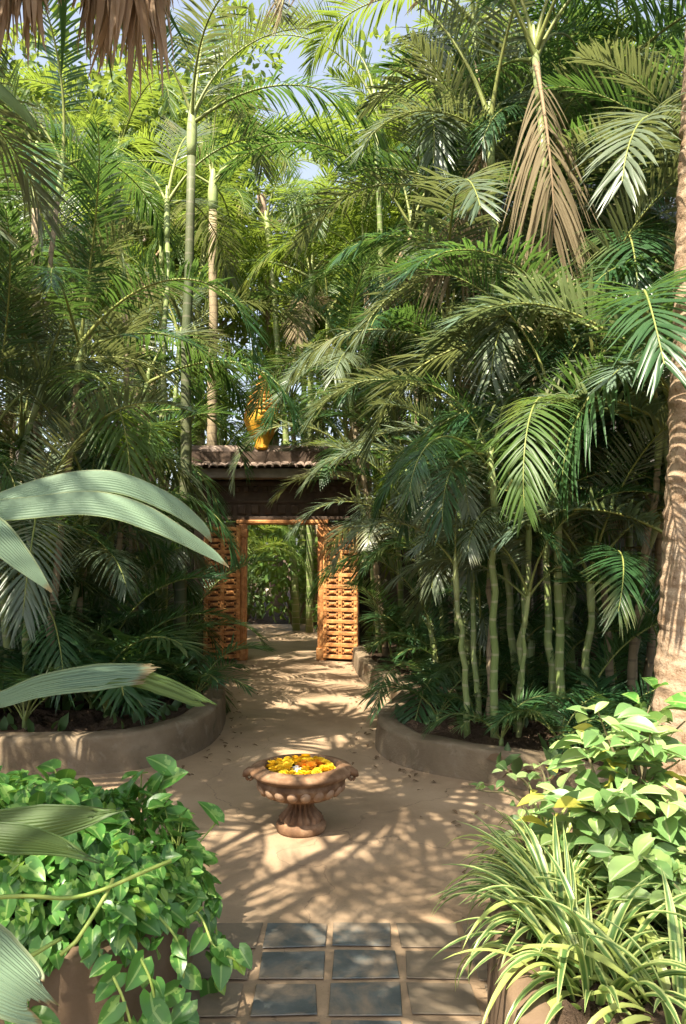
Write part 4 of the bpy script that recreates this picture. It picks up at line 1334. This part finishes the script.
bush('lime green bush lit by the sun beyond the open gate', -1.0, 16.2, 1.9, 1.6, 420, (.12, .24), M['bush_leaf'], OBOV)
bush('dark round bush at the left side of the gate opening', -2.0, 15.4, 1.3, 1.2, 380, (.10, .2), M['cover_leaf'], OBOV)
bush('low bush at the right side of the gate opening', -.25, 14.2, .7, .7, 260, (.08, .16), M['bush_leaf'], OBOV)
bush('tall bush behind the lime green one beyond the gate', -.4, 17.8, 3.2, 2.4, 700, (.14, .28), M['tree_leaf'], OBOV)
bush('tall dark bush behind the round bush beyond the gate', -2.2, 17.8, 3.0, 2.4, 700, (.14, .26), M['bush_leaf'], OBOV)
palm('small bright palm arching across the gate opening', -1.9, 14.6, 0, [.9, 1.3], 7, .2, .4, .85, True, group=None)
fl = MB()
leafy_blob(fl, (0, 0, 0), (.06, .06, .06), 26, (.05, .09))
tag(fl.obj('pale_flower', M['petal_white'], None, True, (-1.42, 15.0, .85)), 'cream flower head among the bushes beyond the gate', 'flower')

# hedge far behind closes the low view
b = MB()
root = thing('hedge', 'long dense green hedge closing the garden far behind the palms', 'hedge', (0, 23, 0))
for k in range(90):
    leafy_blob(b, (rng.uniform(-17, 17), rng.uniform(-.8, .8), rng.uniform(.3, 8.4)), (1.9, 1.0, 1.3), 320, (.16, .32))
b.obj('foliage', M['bush_leaf'], root)
b = MB()
for k in range(24):
    x = -16 + 32 * k / 23
    b.tube([[x, 0, -.1], [x + .1, .1, 3], [x - .1, 0, 7.2]], [.08, .06, .03], 6)
b.obj('trunk', M['bark'], root)


def tree_meshes(seed, h, wdt, n):
    rg = np.random.default_rng(seed)
    bt_, bc = MB(), MB()
    t = np.linspace(0, 1, 10)
    bt_.tube(np.stack([.25 * np.sin(t * 2), .1 * t, -.1 + h * .62 * t], -1), np.linspace(.24, .10, 10), 10)
    bl_ = MB()
    top = np.array([.25 * math.sin(2), .1, h * .6])
    for k in range(11):
        a = k * 2.399; el = rg.uniform(.1, 1.1)
        d = np.array([math.cos(a) * math.cos(el), math.sin(a) * math.cos(el), math.sin(el)])
        e = top + d * np.array([wdt * .42, wdt * .42, h * .32]) * rg.uniform(.6, 1.05)
        st = top * rg.uniform(.72, 1)
        bl_.tube([st, (st + e) / 2 + [0, 0, .15], e], [.08, .05, .02], 6)
        for q in range(4):
            c = e + rg.normal(0, 1, 3) * [wdt * .10, wdt * .10, h * .06]
            leafy_blob(bc, c, np.array([1.0, 1.0, .7]) * rg.uniform(.6, 1.1) * wdt * .13, n // 44, (.14, .30), OVAL, 0, rg)
    return bt_.mesh('trunk', M['bark']), bl_.mesh('limb', M['bark']), bc.mesh('crown', M['tree_leaf'])


TM = [tree_meshes(401, 11, 6, 6500), tree_meshes(402, 13, 7, 7000)]
for k, (x, y, s_) in enumerate([(-8.5, 20.0, 1.25), (-5.4, 20.0, 1.25), (1.2, 20.5, 1.1), (4.0, 21.0, 1.25), (7.5, 19.0, 1.2), (-11.5, 18, 1.2), (11.5, 18.5, 1.0), (-3.9, 22.4, 1.0), (1.8, 24.5, 1.3), (-6.8, 24.5, 1.4)]):
    tr = thing('shade_tree', 'leafy broadleaf tree in the sun far behind the gate palms', 'tree', (x, y, 0), k * 1.3, 'broadleaf trees at the back of the garden')
    tm = TM[k % 2]
    for me, nm in zip(tm, ('trunk', 'limb', 'crown')):
        link(me, nm, tr, (0, 0, 0), (0, 0, 0), s_)
# lone far palm against the sky patch
lp = thing('lone_palm', 'lone slim palm trunk standing against the bright sky patch', 'palm', (-1.9, 22.5, 0))
b = MB()
t = np.linspace(0, 1, 30)
b.tube(np.stack([-.5 * t ** 1.5, 0 * t, 12.2 * t - .1], -1), .17 * (1.2 - .4 * t) * (1 + .05 * np.sin(t * 150)), 10)
b.obj('trunk', M['palm_bark'], lp)
for j in range(12):
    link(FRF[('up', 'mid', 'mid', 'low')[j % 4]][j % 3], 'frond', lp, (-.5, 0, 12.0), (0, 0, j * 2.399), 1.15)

# ------------------------------------------------------------------ house behind the right palms
hs = thing('house', 'dark-roofed cream house half hidden behind the right palms', 'house', (5.6, 13.2, 0))
b = MB()
b.box((0, 1.6, 3.6), (4.6, 3.0, 7.3), bev=.03)
b.obj('wall', M['house_wall'], hs)
b = MB()
z1, z2 = 7.1, 9.6
x_, y0_, y1_ = 3.3, -1.0, 4.2
V = [(-x_, y0_, z1), (x_, y0_, z1), (x_, y1_, z1), (-x_, y1_, z1), (-x_ + .9, 1.6, z2), (x_ - .9, 1.6, z2), (-x_, y0_, z1 - .18), (x_, y0_, z1 - .18), (x_, y1_, z1 - .18), (-x_, y1_, z1 - .18)]
b.add(V, [[0, 1, 5, 4], [1, 2, 5, 5], [2, 3, 4, 5], [3, 0, 4, 4], [6, 7, 1, 0], [7, 8, 2, 1], [8, 9, 3, 2], [9, 6, 0, 3], [9, 8, 7, 6]])
b.obj('roof', M['house_roof'], hs, smooth=False)
for xx in (-1.3, .9):
    b = MB()
    for dx in (-.5, .5):
        b.box((xx + dx, .075, 5.6), (.08, .09, 1.5))
    for dz in (-.71, .71):
        b.box((xx, .075, 5.6 + dz), (.92, .09, .08))
    w_ = b.obj('window', M['beam'], hs)
    b = MB(); b.box((xx, .085, 5.6), (.92, .02, 1.34)); b.obj('pane', M['house_roof'], w_)

palm('areca palm added left of the path outside the picture for its shade', -1.95, -.15, 0.0, [4.5, 5.3, 4.9], 8, .4, .3, 1.1, group=G_SH, basal=0)  # one more unseen palm, added to shade the slate tiles

# ------------------------------------------------------------------ thin the crowns: fronds that would shut the light or the view out of a few spots are cut away
bpy.context.view_layer.update()
_sun = Vector(sd)
gone = set()


def thin(p, d, reach=60.0):
    dg = bpy.context.evaluated_depsgraph_get()
    o, d, run = Vector(p), Vector(d).normalized(), 0.0
    for _ in range(60):
        ok, loc_, _n, _i, ob, _m = SC.ray_cast(dg, o, d, distance=reach - run)
        if not ok:
            break
        run += (loc_ - o).length + .004
        o = loc_ + d * .004
        if ob.name.startswith('frond') and ob.parent and ob.parent.get('category') == 'palm':
            gone.add(ob.name)


for p in [(-1.35, 9.6, .02), (-.9, 10.2, .02), (-.4, 10.8, .02), (-1.1, 11.1, .02), (-.7, 9.0, .02), (-.2, 9.8, .02), (.0, 11.35, .5), (.05, 11.35, 1.2), (-.15, 11.4, .9), (-1.7, 11.35, .5), (-1.6, 11.35, 1.0),
          (-1.8, 11.2, 3.1), (-1.2, 11.2, 3.1), (-.6, 11.2, 3.1), (-1.25, 11.7, 3.6), (-1.3, 11.7, 4.0), (-1.6, 15.4, .9), (-.9, 15.3, 1.3), (-.5, 15.3, .8), (-1.0, 13.2, .02), (-.9, 14.2, .02),
          (.75, 4.75, .02), (.5, 5.0, .02), (.85, 5.1, .02), (-.6, 4.35, .02), (-.75, 4.5, .02), (-.2, 4.45, .40), (-.32, 4.5, .40), (.8, 2.9, .9), (1.0, 2.6, .9), (1.2, 3.0, 1.0), (.7, 2.7, .6), (.9, 3.2, .8), (1.2, 2.7, .9), (-1.2, 2.8, .75), (-.9, 2.7, .7), (-1.5, 2.9, .8), (-1.1, 2.5, .6), (-.4, 1.4, 1.65), (-.6, 1.4, 1.7), (1.2, 5.7, 2.4), (1.6, 5.6, 3.4)]:
    thin(p, _sun)
for px, py, Yq in [(258, 448, 11.7), (226, 610, 11.3), (238, 640, 11.3), (225, 640, 11.3), (290, 600, 11.6), (300, 560, 11.6), (265, 630, 11.6), (335, 630, 11.3), (330, 685, 9.0), (350, 695, 8.6), (320, 665, 10.5), (325, 650, 11.2), (340, 650, 11.2), (335, 665, 10.0), (315, 680, 9.4), (330, 640, 11.2), (345, 640, 11.2), (322, 690, 8.9), (305, 690, 8.9), (300, 640, 11.6), (275, 645, 11.6), (345, 672, 10.0), (375, 692, 8.8), (398, 706, 8.0), (362, 680, 9.7), (300, 150, 60), (262, 195, 60), (282, 130, 60), (310, 180, 60), (270, 105, 60), (320, 110, 60), (400, 20, 60), (340, 590, 11.3),
                   (290, 110, 60), (300, 165, 60), (272, 190, 60), (118, 75, 60), (405, 12, 60), (355, 25, 60)]:
    q = at(px, py, Yq) - np.array([0, 0, CAM_H])
    thin((0, 0, CAM_H), q, np.linalg.norm(q) - .12)
for nme in gone:
    bpy.data.objects.remove(bpy.data.objects[nme])
